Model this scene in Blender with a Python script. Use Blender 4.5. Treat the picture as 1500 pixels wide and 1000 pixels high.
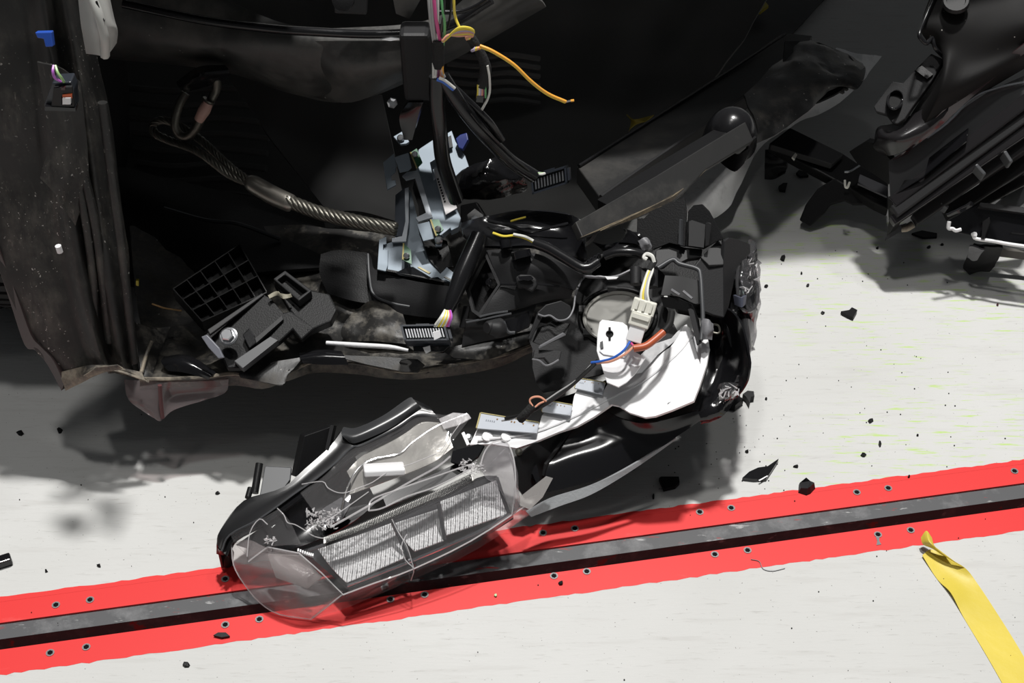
import bpy, bmesh, math, random
from mathutils import Vector, Matrix, noise
from mathutils.geometry import tessellate_polygon

for o in list(bpy.data.objects):
    bpy.data.objects.remove(o)
S = bpy.context.scene
COL = S.collection

# ---------------------------------------------------------------- camera
CAM_H, PITCH, FPX = 1.45, math.radians(42), 2083.333
cam_d = bpy.data.cameras.new('camera'); cam = bpy.data.objects.new('camera', cam_d); COL.objects.link(cam)
cam_d.sensor_width = 36; cam_d.lens = 50; cam_d.clip_start = 0.05; cam_d.clip_end = 100
cam.location = (0, 0, CAM_H); cam.rotation_euler = (math.pi/2 - PITCH, 0, 0)
S.camera = cam

# ---------------------------------------------------------------- world, lamps, exposure
w = bpy.data.worlds.new('hall'); S.world = w; w.use_nodes = True
w.node_tree.nodes['Background'].inputs[0].default_value = (0.92, 0.96, 1.0, 1)
w.node_tree.nodes['Background'].inputs[1].default_value = 0.068
def lamp(loc, target, sx, sy, watts, col=(1, 0.985, 0.96)):
    d = bpy.data.lights.new('ceiling_lamp_and_fill', 'AREA'); o = bpy.data.objects.new('ceiling_lamp_and_fill', d); COL.objects.link(o)
    d.shape = 'RECTANGLE'; d.size = sx; d.size_y = sy; d.energy = watts; d.color = col
    o.location = loc
    o.rotation_euler = (Vector(target) - Vector(loc)).to_track_quat('-Z', 'Y').to_euler()
    return o
lamp((0.5, 2.9, 8.0), (0.0, 1.4, 0), 0.45, 0.3, 760)
lamp((-0.8, 0.9, 8.0), (0.0, 1.4, 0), 0.5, 0.35, 115)
lamp((2.2, 2.6, 8.0), (0.0, 1.4, 0), 0.5, 0.35, 65)
lamp((-2.0, -1.2, 8.0), (0.0, 1.4, 0), 0.8, 0.5, 14)  # weak fill added from the front, no real lamp known there
S.view_settings.view_transform = 'Standard'; S.view_settings.look = 'None'
S.view_settings.gamma = 1.0; S.view_settings.use_curve_mapping = False
S.view_settings.exposure = 0.0

# ---------------------------------------------------------------- geometry helpers
SP, CP = math.sin(PITCH), math.cos(PITCH)
C0 = Vector((0, 0, CAM_H))
def ray(px, py):
    a = (px - 750)/FPX; b = (500 - py)/FPX
    return Vector((a, CP + b*SP, -SP + b*CP))
def P(px, py, z=0.0):
    d = ray(px, py); return C0 + d*((z - CAM_H)/d.z)
def PY(px, py, y):
    d = ray(px, py); return C0 + d*(y/d.y)
def V3(p):
    return p.copy() if isinstance(p, Vector) else P(*p)
def M2(px): return px/960.0          # pixels to metres around the middle of the picture

def wloc(o):
    v = Vector((0, 0, 0))
    while o is not None:
        v += o.location; o = o.parent
    return v
def tag(o, label=None, cat=None, group=None, kind=None):
    if label: o['label'] = label
    if cat: o['category'] = cat
    if group: o['group'] = group
    if kind: o['kind'] = kind
    return o
def empty(name, loc, label, cat, group=None):
    o = bpy.data.objects.new(name, None); COL.objects.link(o); o.location = loc; o.empty_display_size = 0.05
    return tag(o, label, cat, group)
def mesh_obj(name, verts, faces, mat, parent=None, smooth=False, label=None, angle=None):
    c = Vector((0, 0, 0))
    for v in verts: c += v
    c /= max(1, len(verts))
    zmin = min(v.z for v in verts)
    if parent is None: c.z = zmin
    me = bpy.data.meshes.new(name)
    me.from_pydata([tuple(v - c) for v in verts], [], faces)
    bm = bmesh.new(); bm.from_mesh(me)
    bmesh.ops.recalc_face_normals(bm, faces=bm.faces)
    bm.to_mesh(me); bm.free()
    me.materials.append(mat)
    if smooth:
        for p in me.polygons: p.use_smooth = True
        if angle: me.set_sharp_from_angle(angle=math.radians(angle))
    o = bpy.data.objects.new(name, me); COL.objects.link(o)
    if parent is not None:
        o.parent = parent; o.location = c - wloc(parent)
    else:
        o.location = c
    if label: o['label'] = label
    LAST[0] = o
    return o
LAST = [None]

class MB:
    """collects shapes into one mesh"""
    def __init__(s): s.v = []; s.f = []
    def add(s, vs, fs):
        n = len(s.v); s.v += vs; s.f += [tuple(i + n for i in f) for f in fs]; return s
    def build(s, name, mat, parent=None, smooth=False, label=None, angle=None):
        return mesh_obj(name, s.v, s.f, mat, parent, smooth, label, angle)

def cr(p0, p1, p2, p3, t):
    return 0.5*((2*p1) + (p2 - p0)*t + (2*p0 - 5*p1 + 4*p2 - p3)*t*t + (3*p1 - p0 - 3*p2 + p3)*t**3)
def spline(pts, n):
    """Catmull-Rom through pts, n segments per span"""
    if len(pts) < 3:
        return [pts[0].lerp(pts[-1], i/n) for i in range(n + 1)]
    out = []
    for i in range(len(pts) - 1):
        p0 = pts[i-1] if i > 0 else 2*pts[0] - pts[1]
        p3 = pts[i+2] if i + 2 < len(pts) else 2*pts[-1] - pts[-2]
        for k in range(n):
            out.append(cr(p0, pts[i], pts[i+1], p3, k/n))
    out.append(pts[-1].copy()); return out

def plate_geo(loops, t, ext=None, flat=True):
    """outline (and hole outlines) of points given thickness t away from the viewer, or along ext"""
    L3 = [[V3(p) for p in l] for l in loops]
    flat3 = [p for l in L3 for p in l]; O3 = L3
    c = sum(flat3, Vector((0, 0, 0)))/len(flat3)
    n = Vector((0, 0, 0)); o = L3[0]
    for i in range(len(o)):
        n += (o[i] - c).cross(o[(i+1) % len(o)] - c)
    if n.length < 1e-12: n = Vector((0, 0, 1))
    n.normalize()
    if n.dot(C0 - c) < 0: n = -n
    if flat and n.dot((C0 - c).normalized()) > 0.3:          # true the outline up into one plane
        def proj(p):
            d = (p - C0); return C0 + d*((c - C0).dot(n)/d.dot(n))
        L3 = [[proj(p) for p in l] for l in L3]; flat_ = [p for l in L3 for p in l]
        if max((a - b).length for a, b in zip(flat_, [p for p in flat3])) < 0.035: flat3 = flat_
        else: L3 = O3
    flat = flat3
    e = (-n*t) if ext is None else Vector(ext)
    u = n.orthogonal().normalized(); v = n.cross(u)
    L2 = [[Vector(((p - c).dot(u), (p - c).dot(v), 0)) for p in l] for l in L3]
    tri = tessellate_polygon(L2)
    N = len(flat)
    vs = flat + [p + e for p in flat]
    fs = [tuple(f) for f in tri] + [tuple(i + N for i in reversed(f)) for f in tri]
    k = 0
    for l in L3:
        m = len(l)
        for i in range(m):
            a, b = k + i, k + (i+1) % m
            fs.append((a, b, b + N, a + N))
        k += m
    return vs, fs
def plate(name, loops, t, mat, parent=None, ext=None, bevel=0, label=None, smooth=False):
    if not isinstance(loops[0], list): loops = [loops]
    vs, fs = plate_geo(loops, t, ext)
    o = mesh_obj(name, vs, fs, mat, parent, smooth, label)
    if bevel: bev(o, bevel)
    return o
def bev(o, wd, seg=2):
    m = o.modifiers.new('bevel', 'BEVEL'); m.width = wd; m.segments = seg; m.limit_method = 'ANGLE'; m.angle_limit = math.radians(35)
    m.harden_normals = False
    return o

def sheet_pts(rows, nu=6, nv=6, lin=False):
    R = []
    for r in rows:
        q = [V3(p) for p in r]
        if lin:
            s = []
            for i in range(len(q) - 1):
                for k in range(nu): s.append(q[i].lerp(q[i+1], k/nu))
            s.append(q[-1])
        else: s = spline(q, nu)
        R.append(s)
    m = len(R[0]); out = []
    colsl = []
    for j in range(m):
        q = [R[i][j] for i in range(len(R))]
        if lin:
            s = []
            for i in range(len(q) - 1):
                for k in range(nv): s.append(q[i].lerp(q[i+1], k/nv))
            s.append(q[-1])
        else: s = spline(q, nv)
        colsl.append(s)
    return [[colsl[j][i] for j in range(m)] for i in range(len(colsl[0]))]
def sheet_geo(rows, t=0.003, nu=6, nv=6, lin=False, amp=0, freq=20, seed=0, flip=False):
    G = sheet_pts(rows, nu, nv, lin)
    a, b = len(G), len(G[0])
    nr = [[None]*b for _ in range(a)]
    for i in range(a):
        for j in range(b):
            du = G[i][min(j+1, b-1)] - G[i][max(j-1, 0)]
            dv = G[min(i+1, a-1)][j] - G[max(i-1, 0)][j]
            n = du.cross(dv)
            n = n.normalized() if n.length > 1e-12 else Vector((0, 0, 1))
            nr[i][j] = n
    # orient towards viewer on average
    s = sum(nr[i][j].dot(C0 - G[i][j]) for i in range(a) for j in range(b))
    sg = 1 if s > 0 else -1
    if flip: sg = -sg
    top, bot = [], []
    off = Vector((seed*7.3, seed*3.1, seed*1.7))
    for i in range(a):
        for j in range(b):
            n = nr[i][j]*sg; p = G[i][j]
            if amp:
                p = p + n*(amp*(noise.noise(p*freq + off) + 0.5*noise.noise(p*freq*2.3 + off)))
            top.append(p); bot.append(p - n*t)
    N = a*b; fs = []
    for i in range(a-1):
        for j in range(b-1):
            q = (i*b+j, i*b+j+1, (i+1)*b+j+1, (i+1)*b+j)
            fs.append(q); fs.append(tuple(x + N for x in reversed(q)))
    for j in range(b-1):
        fs.append((j, j+1, j+1+N, j+N)); k = (a-1)*b
        fs.append((k+j, k+j+1, k+j+1+N, k+j+N))
    for i in range(a-1):
        fs.append((i*b, (i+1)*b, (i+1)*b+N, i*b+N)); k = b-1
        fs.append((i*b+k, (i+1)*b+k, (i+1)*b+k+N, i*b+k+N))
    return top + bot, fs
def sheet(name, rows, mat, parent=None, t=0.003, nu=6, nv=6, lin=False, amp=0, freq=20, seed=0, smooth=True, label=None, angle=40):
    vs, fs = sheet_geo(rows, t, nu, nv, lin, amp, freq, seed)
    return mesh_obj(name, vs, fs, mat, parent, smooth, label, angle)

def tube_geo(pts, r, seg=8, n=4, smooth=True, cap=True):
    q = [V3(p) for p in pts]
    s = spline(q, n) if smooth else q
    rr = r if isinstance(r, (list, tuple)) else [r]*len(q)
    def rad(i):
        x = i/(len(s)-1)*(len(rr)-1); k = min(int(x), len(rr)-2) if len(rr) > 1 else 0
        if len(rr) == 1: return rr[0]
        return rr[k] + (rr[k+1] - rr[k])*(x - k)
    vs, fs = [], []; prev = None
    for i, p in enumerate(s):
        d = (s[min(i+1, len(s)-1)] - s[max(i-1, 0)])
        d = d.normalized() if d.length > 1e-9 else Vector((0, 0, 1))
        if prev is None: u = d.orthogonal().normalized()
        else:
            u = prev - d*prev.dot(d)
            u = u.normalized() if u.length > 1e-6 else d.orthogonal().normalized()
        prev = u; v = d.cross(u)
        for k in range(seg):
            a = 2*math.pi*k/seg
            vs.append(p + (u*math.cos(a) + v*math.sin(a))*rad(i))
    for i in range(len(s)-1):
        for k in range(seg):
            fs.append((i*seg+k, i*seg+(k+1) % seg, (i+1)*seg+(k+1) % seg, (i+1)*seg+k))
    if cap:
        fs.append(tuple(reversed(range(seg)))); fs.append(tuple((len(s)-1)*seg + k for k in range(seg)))
    return vs, fs
def tube(name, pts, r, mat, parent=None, seg=8, n=4, smooth=True, label=None):
    vs, fs = tube_geo(pts, r, seg, n, smooth)
    return mesh_obj(name, vs, fs, mat, parent, True, label, 50)

def box_geo(o, ax, ay, az):
    """corner o, three edge vectors"""
    c = [o, o+ax, o+ax+ay, o+ay, o+az, o+ax+az, o+ax+ay+az, o+ay+az]
    return c, [(0,3,2,1), (4,5,6,7), (0,1,5,4), (1,2,6,5), (2,3,7,6), (3,0,4,7)]
def box(name, o, ax, ay, az, mat, parent=None, bevel=0, label=None):
    vs, fs = box_geo(V3(o), Vector(ax), Vector(ay), Vector(az))
    ob = mesh_obj(name, vs, fs, mat, parent, False, label)
    if bevel: bev(ob, bevel)
    return ob
def cbox_geo(c, ax, ay, az):
    ax, ay, az = Vector(ax), Vector(ay), Vector(az)
    return box_geo(V3(c) - ax/2 - ay/2 - az/2, ax, ay, az)
def lathe_geo(c, axis, prof, n=16, hexn=None):
    c = V3(c); w_ = Vector(axis).normalized(); u = w_.orthogonal().normalized(); v = w_.cross(u)
    vs, fs = [], []
    for (r, h) in prof:
        for k in range(n):
            a = 2*math.pi*k/n
            vs.append(c + w_*h + (u*math.cos(a) + v*math.sin(a))*r)
    for i in range(len(prof)-1):
        for k in range(n):
            fs.append((i*n+k, i*n+(k+1) % n, (i+1)*n+(k+1) % n, (i+1)*n+k))
    fs.append(tuple(reversed(range(n)))); fs.append(tuple((len(prof)-1)*n+k for k in range(n)))
    return vs, fs
def lathe(name, c, axis, prof, mat, parent=None, n=16, smooth=True, label=None):
    vs, fs = lathe_geo(c, axis, prof, n)
    return mesh_obj(name, vs, fs, mat, parent, smooth, label, 35)
def frame3(a, b, c):
    """orthonormal-ish frame from three picture points: origin a, x to b, y towards c"""
    a, b, c = V3(a), V3(b), V3(c)
    x = (b - a).normalized(); n = x.cross(c - a).normalized(); y = n.cross(x)
    if n.dot(C0 - a) < 0: n = -n
    return a, x, y, n

def on_plane(pts, a, b, c, lift=0.0):
    a, b, c = P(*a), P(*b), P(*c); n = (b - a).cross(c - a).normalized()
    if n.dot(C0 - a) < 0: n = -n
    a = a + n*lift; out = []
    for q in pts:
        d = ray(q[0], q[1]); out.append(C0 + d*((a - C0).dot(n)/d.dot(n)))
    return out

# ---------------------------------------------------------------- materials
def nmat(name):
    m = bpy.data.materials.new(name); m.use_nodes = True
    nt = m.node_tree; b = nt.nodes['Principled BSDF']
    return m, nt, b
def N(nt, t, **kw):
    n = nt.nodes.new(t)
    for k, v in kw.items():
        if hasattr(n, k): setattr(n, k, v)
        else: n.inputs[k].default_value = v
    return n
def simple(name, col, rough=0.5, metal=0.0, bump=0, bscale=200, spec=0.5, coat=0, var=0.0, vscale=12):
    m, nt, b = nmat(name)
    b.inputs['Base Color'].default_value = (*col, 1); b.inputs['Roughness'].default_value = rough
    b.inputs['Metallic'].default_value = metal; b.inputs['Specular IOR Level'].default_value = spec
    b.inputs['Coat Weight'].default_value = coat
    if bump or var:
        tc = N(nt, 'ShaderNodeTexCoord')
        if bump:
            n = N(nt, 'ShaderNodeTexNoise'); n.inputs['Scale'].default_value = bscale; n.inputs['Detail'].default_value = 4
            nt.links.new(tc.outputs['Object'], n.inputs['Vector'])
            bp = N(nt, 'ShaderNodeBump'); bp.inputs['Strength'].default_value = bump; bp.inputs['Distance'].default_value = 0.002
            nt.links.new(n.outputs['Fac'], bp.inputs['Height']); nt.links.new(bp.outputs['Normal'], b.inputs['Normal'])
        if var:
            n2 = N(nt, 'ShaderNodeTexNoise'); n2.inputs['Scale'].default_value = vscale; n2.inputs['Detail'].default_value = 6
            nt.links.new(tc.outputs['Object'], n2.inputs['Vector'])
            mx = N(nt, 'ShaderNodeMix', data_type='RGBA')
            nt.links.new(n2.outputs['Fac'], mx.inputs[0])
            mx.inputs[6].default_value = (*[c*(1-var) for c in col], 1); mx.inputs[7].default_value = (*[min(1, c*(1+var)) for c in col], 1)
            nt.links.new(mx.outputs[2], b.inputs['Base Color'])
    return m
def dusty(name, base, dust, lo=0.5, hi=0.7, scale=9, rough=0.4, drough=0.9, stretch=(1, 1, 1), bump=0.25, specks=0.0):
    """dark plastic with dust, rubs and pale specks"""
    m, nt, b = nmat(name); L = nt.links
    tc = N(nt, 'ShaderNodeTexCoord'); mp = N(nt, 'ShaderNodeMapping'); mp.inputs['Scale'].default_value = stretch
    L.new(tc.outputs['Object'], mp.inputs['Vector'])
    n = N(nt, 'ShaderNodeTexNoise'); n.inputs['Scale'].default_value = scale; n.inputs['Detail'].default_value = 10; n.inputs['Roughness'].default_value = 0.7
    L.new(mp.outputs[0], n.inputs['Vector'])
    mr = N(nt, 'ShaderNodeMapRange'); mr.inputs[1].default_value = lo; mr.inputs[2].default_value = hi
    L.new(n.outputs['Fac'], mr.inputs[0])
    fac = mr.outputs[0]
    mx = N(nt, 'ShaderNodeMix', data_type='RGBA'); L.new(fac, mx.inputs[0])
    mx.inputs[6].default_value = (*base, 1); mx.inputs[7].default_value = (*dust, 1)
    out = mx.outputs[2]
    if specks:
        vo = N(nt, 'ShaderNodeTexNoise'); vo.inputs['Scale'].default_value = 160; vo.inputs['Detail'].default_value = 1
        L.new(tc.outputs['Object'], vo.inputs['Vector'])
        m2 = N(nt, 'ShaderNodeMapRange'); m2.inputs[1].default_value = specks; m2.inputs[2].default_value = specks + 0.03
        L.new(vo.outputs['Fac'], m2.inputs[0])
        mx2 = N(nt, 'ShaderNodeMix', data_type='RGBA'); L.new(m2.outputs[0], mx2.inputs[0])
        L.new(out, mx2.inputs[6]); mx2.inputs[7].default_value = (0.45, 0.43, 0.4, 1)
        out = mx2.outputs[2]
    L.new(out, b.inputs['Base Color'])
    rr = N(nt, 'ShaderNodeMapRange'); rr.inputs[3].default_value = rough; rr.inputs[4].default_value = drough
    L.new(fac, rr.inputs[0]); L.new(rr.outputs[0], b.inputs['Roughness'])
    bp = N(nt, 'ShaderNodeBump'); bp.inputs['Strength'].default_value = bump; bp.inputs['Distance'].default_value = 0.003
    L.new(n.outputs['Fac'], bp.inputs['Height']); L.new(bp.outputs['Normal'], b.inputs['Normal'])
    return m
def clear(name, tint=(0.93, 0.92, 0.94), ior=1.45, rough=0.04, haze=0.0, hazecol=(0.8, 0.78, 0.8), ribs=None):
    m = bpy.data.materials.new(name); m.use_nodes = True; nt = m.node_tree; L = nt.links
    nt.nodes.remove(nt.nodes['Principled BSDF']); out = nt.nodes['Material Output']
    tr = N(nt, 'ShaderNodeBsdfTransparent'); tr.inputs[0].default_value = (*tint, 1)
    gl = N(nt, 'ShaderNodeBsdfGlossy'); gl.inputs['Roughness'].default_value = rough
    lw = N(nt, 'ShaderNodeLayerWeight'); lw.inputs['Blend'].default_value = 0.5      # Schlick reflectance, same for both faces
    pw = N(nt, 'ShaderNodeMath', operation='POWER'); pw.inputs[1].default_value = 4.0; L.new(lw.outputs['Facing'], pw.inputs[0])
    f0 = ((ior - 1)/(ior + 1))**2
    fr = N(nt, 'ShaderNodeMath', operation='MULTIPLY_ADD'); fr.inputs[1].default_value = 0.9 - f0; fr.inputs[2].default_value = f0; L.new(pw.outputs[0], fr.inputs[0])
    tc = N(nt, 'ShaderNodeTexCoord')
    nz = N(nt, 'ShaderNodeTexNoise'); nz.inputs['Scale'].default_value = 35; nz.inputs['Detail'].default_value = 3
    L.new(tc.outputs['Object'], nz.inputs['Vector'])
    bp = N(nt, 'ShaderNodeBump'); bp.inputs['Strength'].default_value = 0.12; bp.inputs['Distance'].default_value = 0.004
    L.new(nz.outputs['Fac'], bp.inputs['Height'])
    nrm = bp.outputs['Normal']
    if ribs:
        mp = N(nt, 'ShaderNodeMapping'); mp.inputs['Rotation'].default_value = ribs[1]; L.new(tc.outputs['Object'], mp.inputs['Vector'])
        wv = N(nt, 'ShaderNodeTexWave'); wv.inputs['Scale'].default_value = ribs[0]; L.new(mp.outputs[0], wv.inputs['Vector'])
        b2 = N(nt, 'ShaderNodeBump'); b2.inputs['Strength'].default_value = 0.35; b2.inputs['Distance'].default_value = 0.002
        L.new(wv.outputs['Fac'], b2.inputs['Height']); L.new(nrm, b2.inputs['Normal']); nrm = b2.outputs['Normal']
    L.new(nrm, gl.inputs['Normal']); L.new(nrm, lw.inputs['Normal'])
    mx = N(nt, 'ShaderNodeMixShader'); L.new(fr.outputs[0], mx.inputs[0]); L.new(tr.outputs[0], mx.inputs[1]); L.new(gl.outputs[0], mx.inputs[2])
    res = mx.outputs[0]
    if haze:
        df = N(nt, 'ShaderNodeBsdfDiffuse'); df.inputs[0].default_value = (*hazecol, 1)
        m2 = N(nt, 'ShaderNodeMixShader'); m2.inputs[0].default_value = haze
        L.new(res, m2.inputs[1]); L.new(df.outputs[0], m2.inputs[2]); res = m2.outputs[0]
    L.new(res, out.inputs[0])
    return m
def fluted(name, scale, rot, col=(0.95, 0.95, 0.96), rough=0.3):
    m, nt, b = nmat(name); L = nt.links
    b.inputs['Base Color'].default_value = (*col, 1); b.inputs['Metallic'].default_value = .2; b.inputs['Roughness'].default_value = rough
    tc = N(nt, 'ShaderNodeTexCoord'); mp = N(nt, 'ShaderNodeMapping'); mp.inputs['Rotation'].default_value = rot
    L.new(tc.outputs['Object'], mp.inputs['Vector'])
    wv = N(nt, 'ShaderNodeTexWave'); wv.inputs['Scale'].default_value = scale; L.new(mp.outputs[0], wv.inputs['Vector'])
    nz = N(nt, 'ShaderNodeTexNoise'); nz.inputs['Scale'].default_value = 350; L.new(tc.outputs['Object'], nz.inputs['Vector'])
    b1 = N(nt, 'ShaderNodeBump'); b1.inputs['Strength'].default_value = 1.0; b1.inputs['Distance'].default_value = 0.004; L.new(wv.outputs['Fac'], b1.inputs['Height'])
    b2 = N(nt, 'ShaderNodeBump'); b2.inputs['Strength'].default_value = 0.5; b2.inputs['Distance'].default_value = 0.002; L.new(nz.outputs['Fac'], b2.inputs['Height'])
    L.new(b1.outputs[0], b2.inputs['Normal']); L.new(b2.outputs[0], b.inputs['Normal'])
    return m

K = {}
K['black'] = simple('black_plastic', (0.008, 0.008, 0.0085), 0.45, bump=0.15, bscale=500, spec=0.18)
K['black_soft'] = simple('black_moulded_plastic', (0.017, 0.017, 0.018), 0.55, bump=0.12, bscale=600, spec=0.28)
K['gloss'] = simple('glossy_black_plastic', (0.007, 0.007, 0.008), 0.17)
K['gloss_bump'] = simple('glossy_creased_black', (0.008, 0.008, 0.009), 0.13, bump=0.8, bscale=45)
K['grey_plastic'] = simple('grey_torn_plastic', (0.16, 0.16, 0.17), 0.5, bump=0.5, bscale=120)
K['dusty'] = dusty('dusty_black_plastic', (0.011, 0.011, 0.011), (0.11, 0.10, 0.088), 0.48, 0.78, 24, 0.42, 0.85, specks=0.76)
K['dusty_v'] = dusty('rubbed_black_liner', (0.013, 0.013, 0.0125), (0.17, 0.157, 0.135), 0.47, 0.78, 26, 0.4, 0.9, stretch=(1.6, 1.6, 0.5), specks=0.74)
def liner_mat():
    m, nt, b = nmat('dust_streaked_liner'); L = nt.links
    tc = N(nt, 'ShaderNodeTexCoord')
    def nz(scale, a, b_, st=(1, 1, 1), det=8, top=1.0):
        mp = N(nt, 'ShaderNodeMapping'); mp.inputs['Scale'].default_value = st; L.new(tc.outputs['Object'], mp.inputs['Vector'])
        n = N(nt, 'ShaderNodeTexNoise'); n.inputs['Scale'].default_value = scale; n.inputs['Detail'].default_value = det; n.inputs['Roughness'].default_value = 0.65
        L.new(mp.outputs[0], n.inputs['Vector'])
        r = N(nt, 'ShaderNodeMapRange'); r.inputs[1].default_value = a; r.inputs[2].default_value = b_; r.inputs[4].default_value = top
        L.new(n.outputs['Fac'], r.inputs[0]); return r.outputs[0]
    def mul(a, b_):
        q = N(nt, 'ShaderNodeMath', operation='MULTIPLY'); L.new(a, q.inputs[0]); L.new(b_, q.inputs[1]); return q.outputs[0]
    def mix(f, a, c, src=None):
        mx = N(nt, 'ShaderNodeMix', data_type='RGBA'); L.new(f, mx.inputs[0])
        if src is None: mx.inputs[6].default_value = (*a, 1)
        else: L.new(src, mx.inputs[6])
        mx.inputs[7].default_value = (*c, 1); return mx.outputs[2]
    patch = nz(9, 0.42, 0.7)
    film = mul(patch, nz(34, 0.42, 0.72, (1.5, 1.5, 0.45)))
    c = mix(film, (0.012, 0.012, 0.0115), (0.15, 0.14, 0.12))
    c = mix(mul(patch, nz(70, 0.62, 0.70, (2.5, 2.5, 0.5), 6)), None, (0.24, 0.22, 0.19), c)
    c = mix(mul(nz(7, 0.45, 0.6), nz(240, 0.70, 0.74, (1, 1, 1), 1)), None, (0.5, 0.48, 0.45), c)
    L.new(c, b.inputs['Base Color']); b.inputs['Roughness'].default_value = 0.5; b.inputs['Specular IOR Level'].default_value = 0.4
    bn = N(nt, 'ShaderNodeBump'); bn.inputs['Strength'].default_value = 0.35; bn.inputs['Distance'].default_value = 0.002
    L.new(film, bn.inputs['Height']); L.new(bn.outputs[0], b.inputs['Normal'])
    return m
K['dusty_v'] = liner_mat()
K['tan_dust'] = dusty('mud_caked_plastic', (0.03, 0.027, 0.024), (0.36, 0.31, 0.24), 0.42, 0.62, 16, 0.5, 0.95)
K['red_edge'] = simple('dark_red_paint', (0.05, 0.012, 0.013), 0.35, var=0.4)
K['white'] = simple('white_plastic', (0.82, 0.82, 0.83), 0.42)
K['white_rough'] = simple('torn_white_plastic', (0.7, 0.7, 0.71), 0.6, bump=0.4, bscale=150)
K['cream'] = simple('cream_nylon', (0.72, 0.71, 0.64), 0.45)
K['disc'] = simple('grey_bulb_cover', (0.27, 0.265, 0.245), 0.5)
K['zinc'] = simple('zinc_plated_steel', (0.21, 0.25, 0.29), 0.55, metal=0.25, var=0.12)
K['steel'] = simple('steel', (0.55, 0.56, 0.58), 0.28, metal=0.95)
K['dark_steel'] = simple('oily_steel', (0.11, 0.105, 0.09), 0.42, metal=0.85, bump=0.3)
K['ferrule'] = simple('swaged_steel_sleeve', (0.24, 0.225, 0.2), 0.36, metal=0.85, var=0.3)
K['pcb'] = simple('circuit_board', (0.02, 0.12, 0.05), 0.4)
K['pcb_edge'] = simple('board_edge', (0.42, 0.36, 0.16), 0.5)
K['led_board'] = simple('grey_led_board', (0.50, 0.53, 0.58), 0.45)
K['gold'] = simple('copper_pad', (0.55, 0.34, 0.16), 0.35, metal=0.8)
K['chrome'] = simple('bright_chrome', (0.85, 0.85, 0.87), 0.1, metal=1)
K['satin'] = simple('satin_reflector', (0.6, 0.59, 0.56), 0.25, metal=0.15, bump=0.3, bscale=30)
K['smoke'] = simple('dark_grey_bezel', (0.055, 0.055, 0.06), 0.3, metal=0.3)
K['rubber'] = simple('rubber', (0.016, 0.016, 0.016), 0.75, bump=0.4, bscale=80)
K['tape'] = simple('black_cloth_tape', (0.012, 0.012, 0.012), 0.85, bump=0.9, bscale=350)
K['conduit'] = simple('black_conduit', (0.009, 0.009, 0.01), 0.24, spec=0.4)
K['flute'] = fluted('fluted_chrome', 55, (0, 0, 0))
K['lens'] = clear('clear_lens', (0.98, 0.978, 0.978), 1.45, haze=0.025, hazecol=(.8, .78, .79))
K['lens_frost'] = clear('ribbed_signal_lens', (0.97, 0.95, 0.95), 1.35, 0.12, haze=0.12, hazecol=(0.72, 0.65, 0.65), ribs=(170, (0.6, 0.2, 1.1)))
K['crack'] = clear('cracked_clear_edge', (0.92, 0.92, 0.92), 1.7, 0.1, haze=0.33, hazecol=(0.82, 0.8, 0.81))
K['smoked'] = clear('smoked_clear_plastic', (0.45, 0.38, 0.38), 1.45, 0.08, haze=0.10, hazecol=(0.25, 0.2, 0.2))
def wirecol(name, c): K[name] = simple(name + '_wire_insulation', c, 0.4)
for nm, c in (('w_pink', (0.62, 0.08, 0.27)), ('w_grey', (0.36, 0.36, 0.36)), ('w_green', (0.13, 0.42, 0.16)), ('w_yellow', (0.75, 0.6, 0.07)),
              ('w_orange', (0.8, 0.38, 0.05)), ('w_salmon', (0.7, 0.33, 0.22)), ('w_lilac', (0.45, 0.38, 0.52)), ('w_white', (0.7, 0.7, 0.66)),
              ('w_blue', (0.03, 0.13, 0.55)), ('w_purple', (0.42, 0.12, 0.5)), ('w_maroon', (0.16, 0.02, 0.08)), ('w_black', (0.012, 0.012, 0.012)),
              ('w_rust', (0.42, 0.09, 0.035)), ('w_lime', (0.3, 0.5, 0.2))): wirecol(nm, c)
K['blue'] = simple('blue_plastic', (0.01, 0.045, 0.33), 0.4)
K['orange'] = simple('orange_plastic', (0.6, 0.09, 0.01), 0.4)

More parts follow.
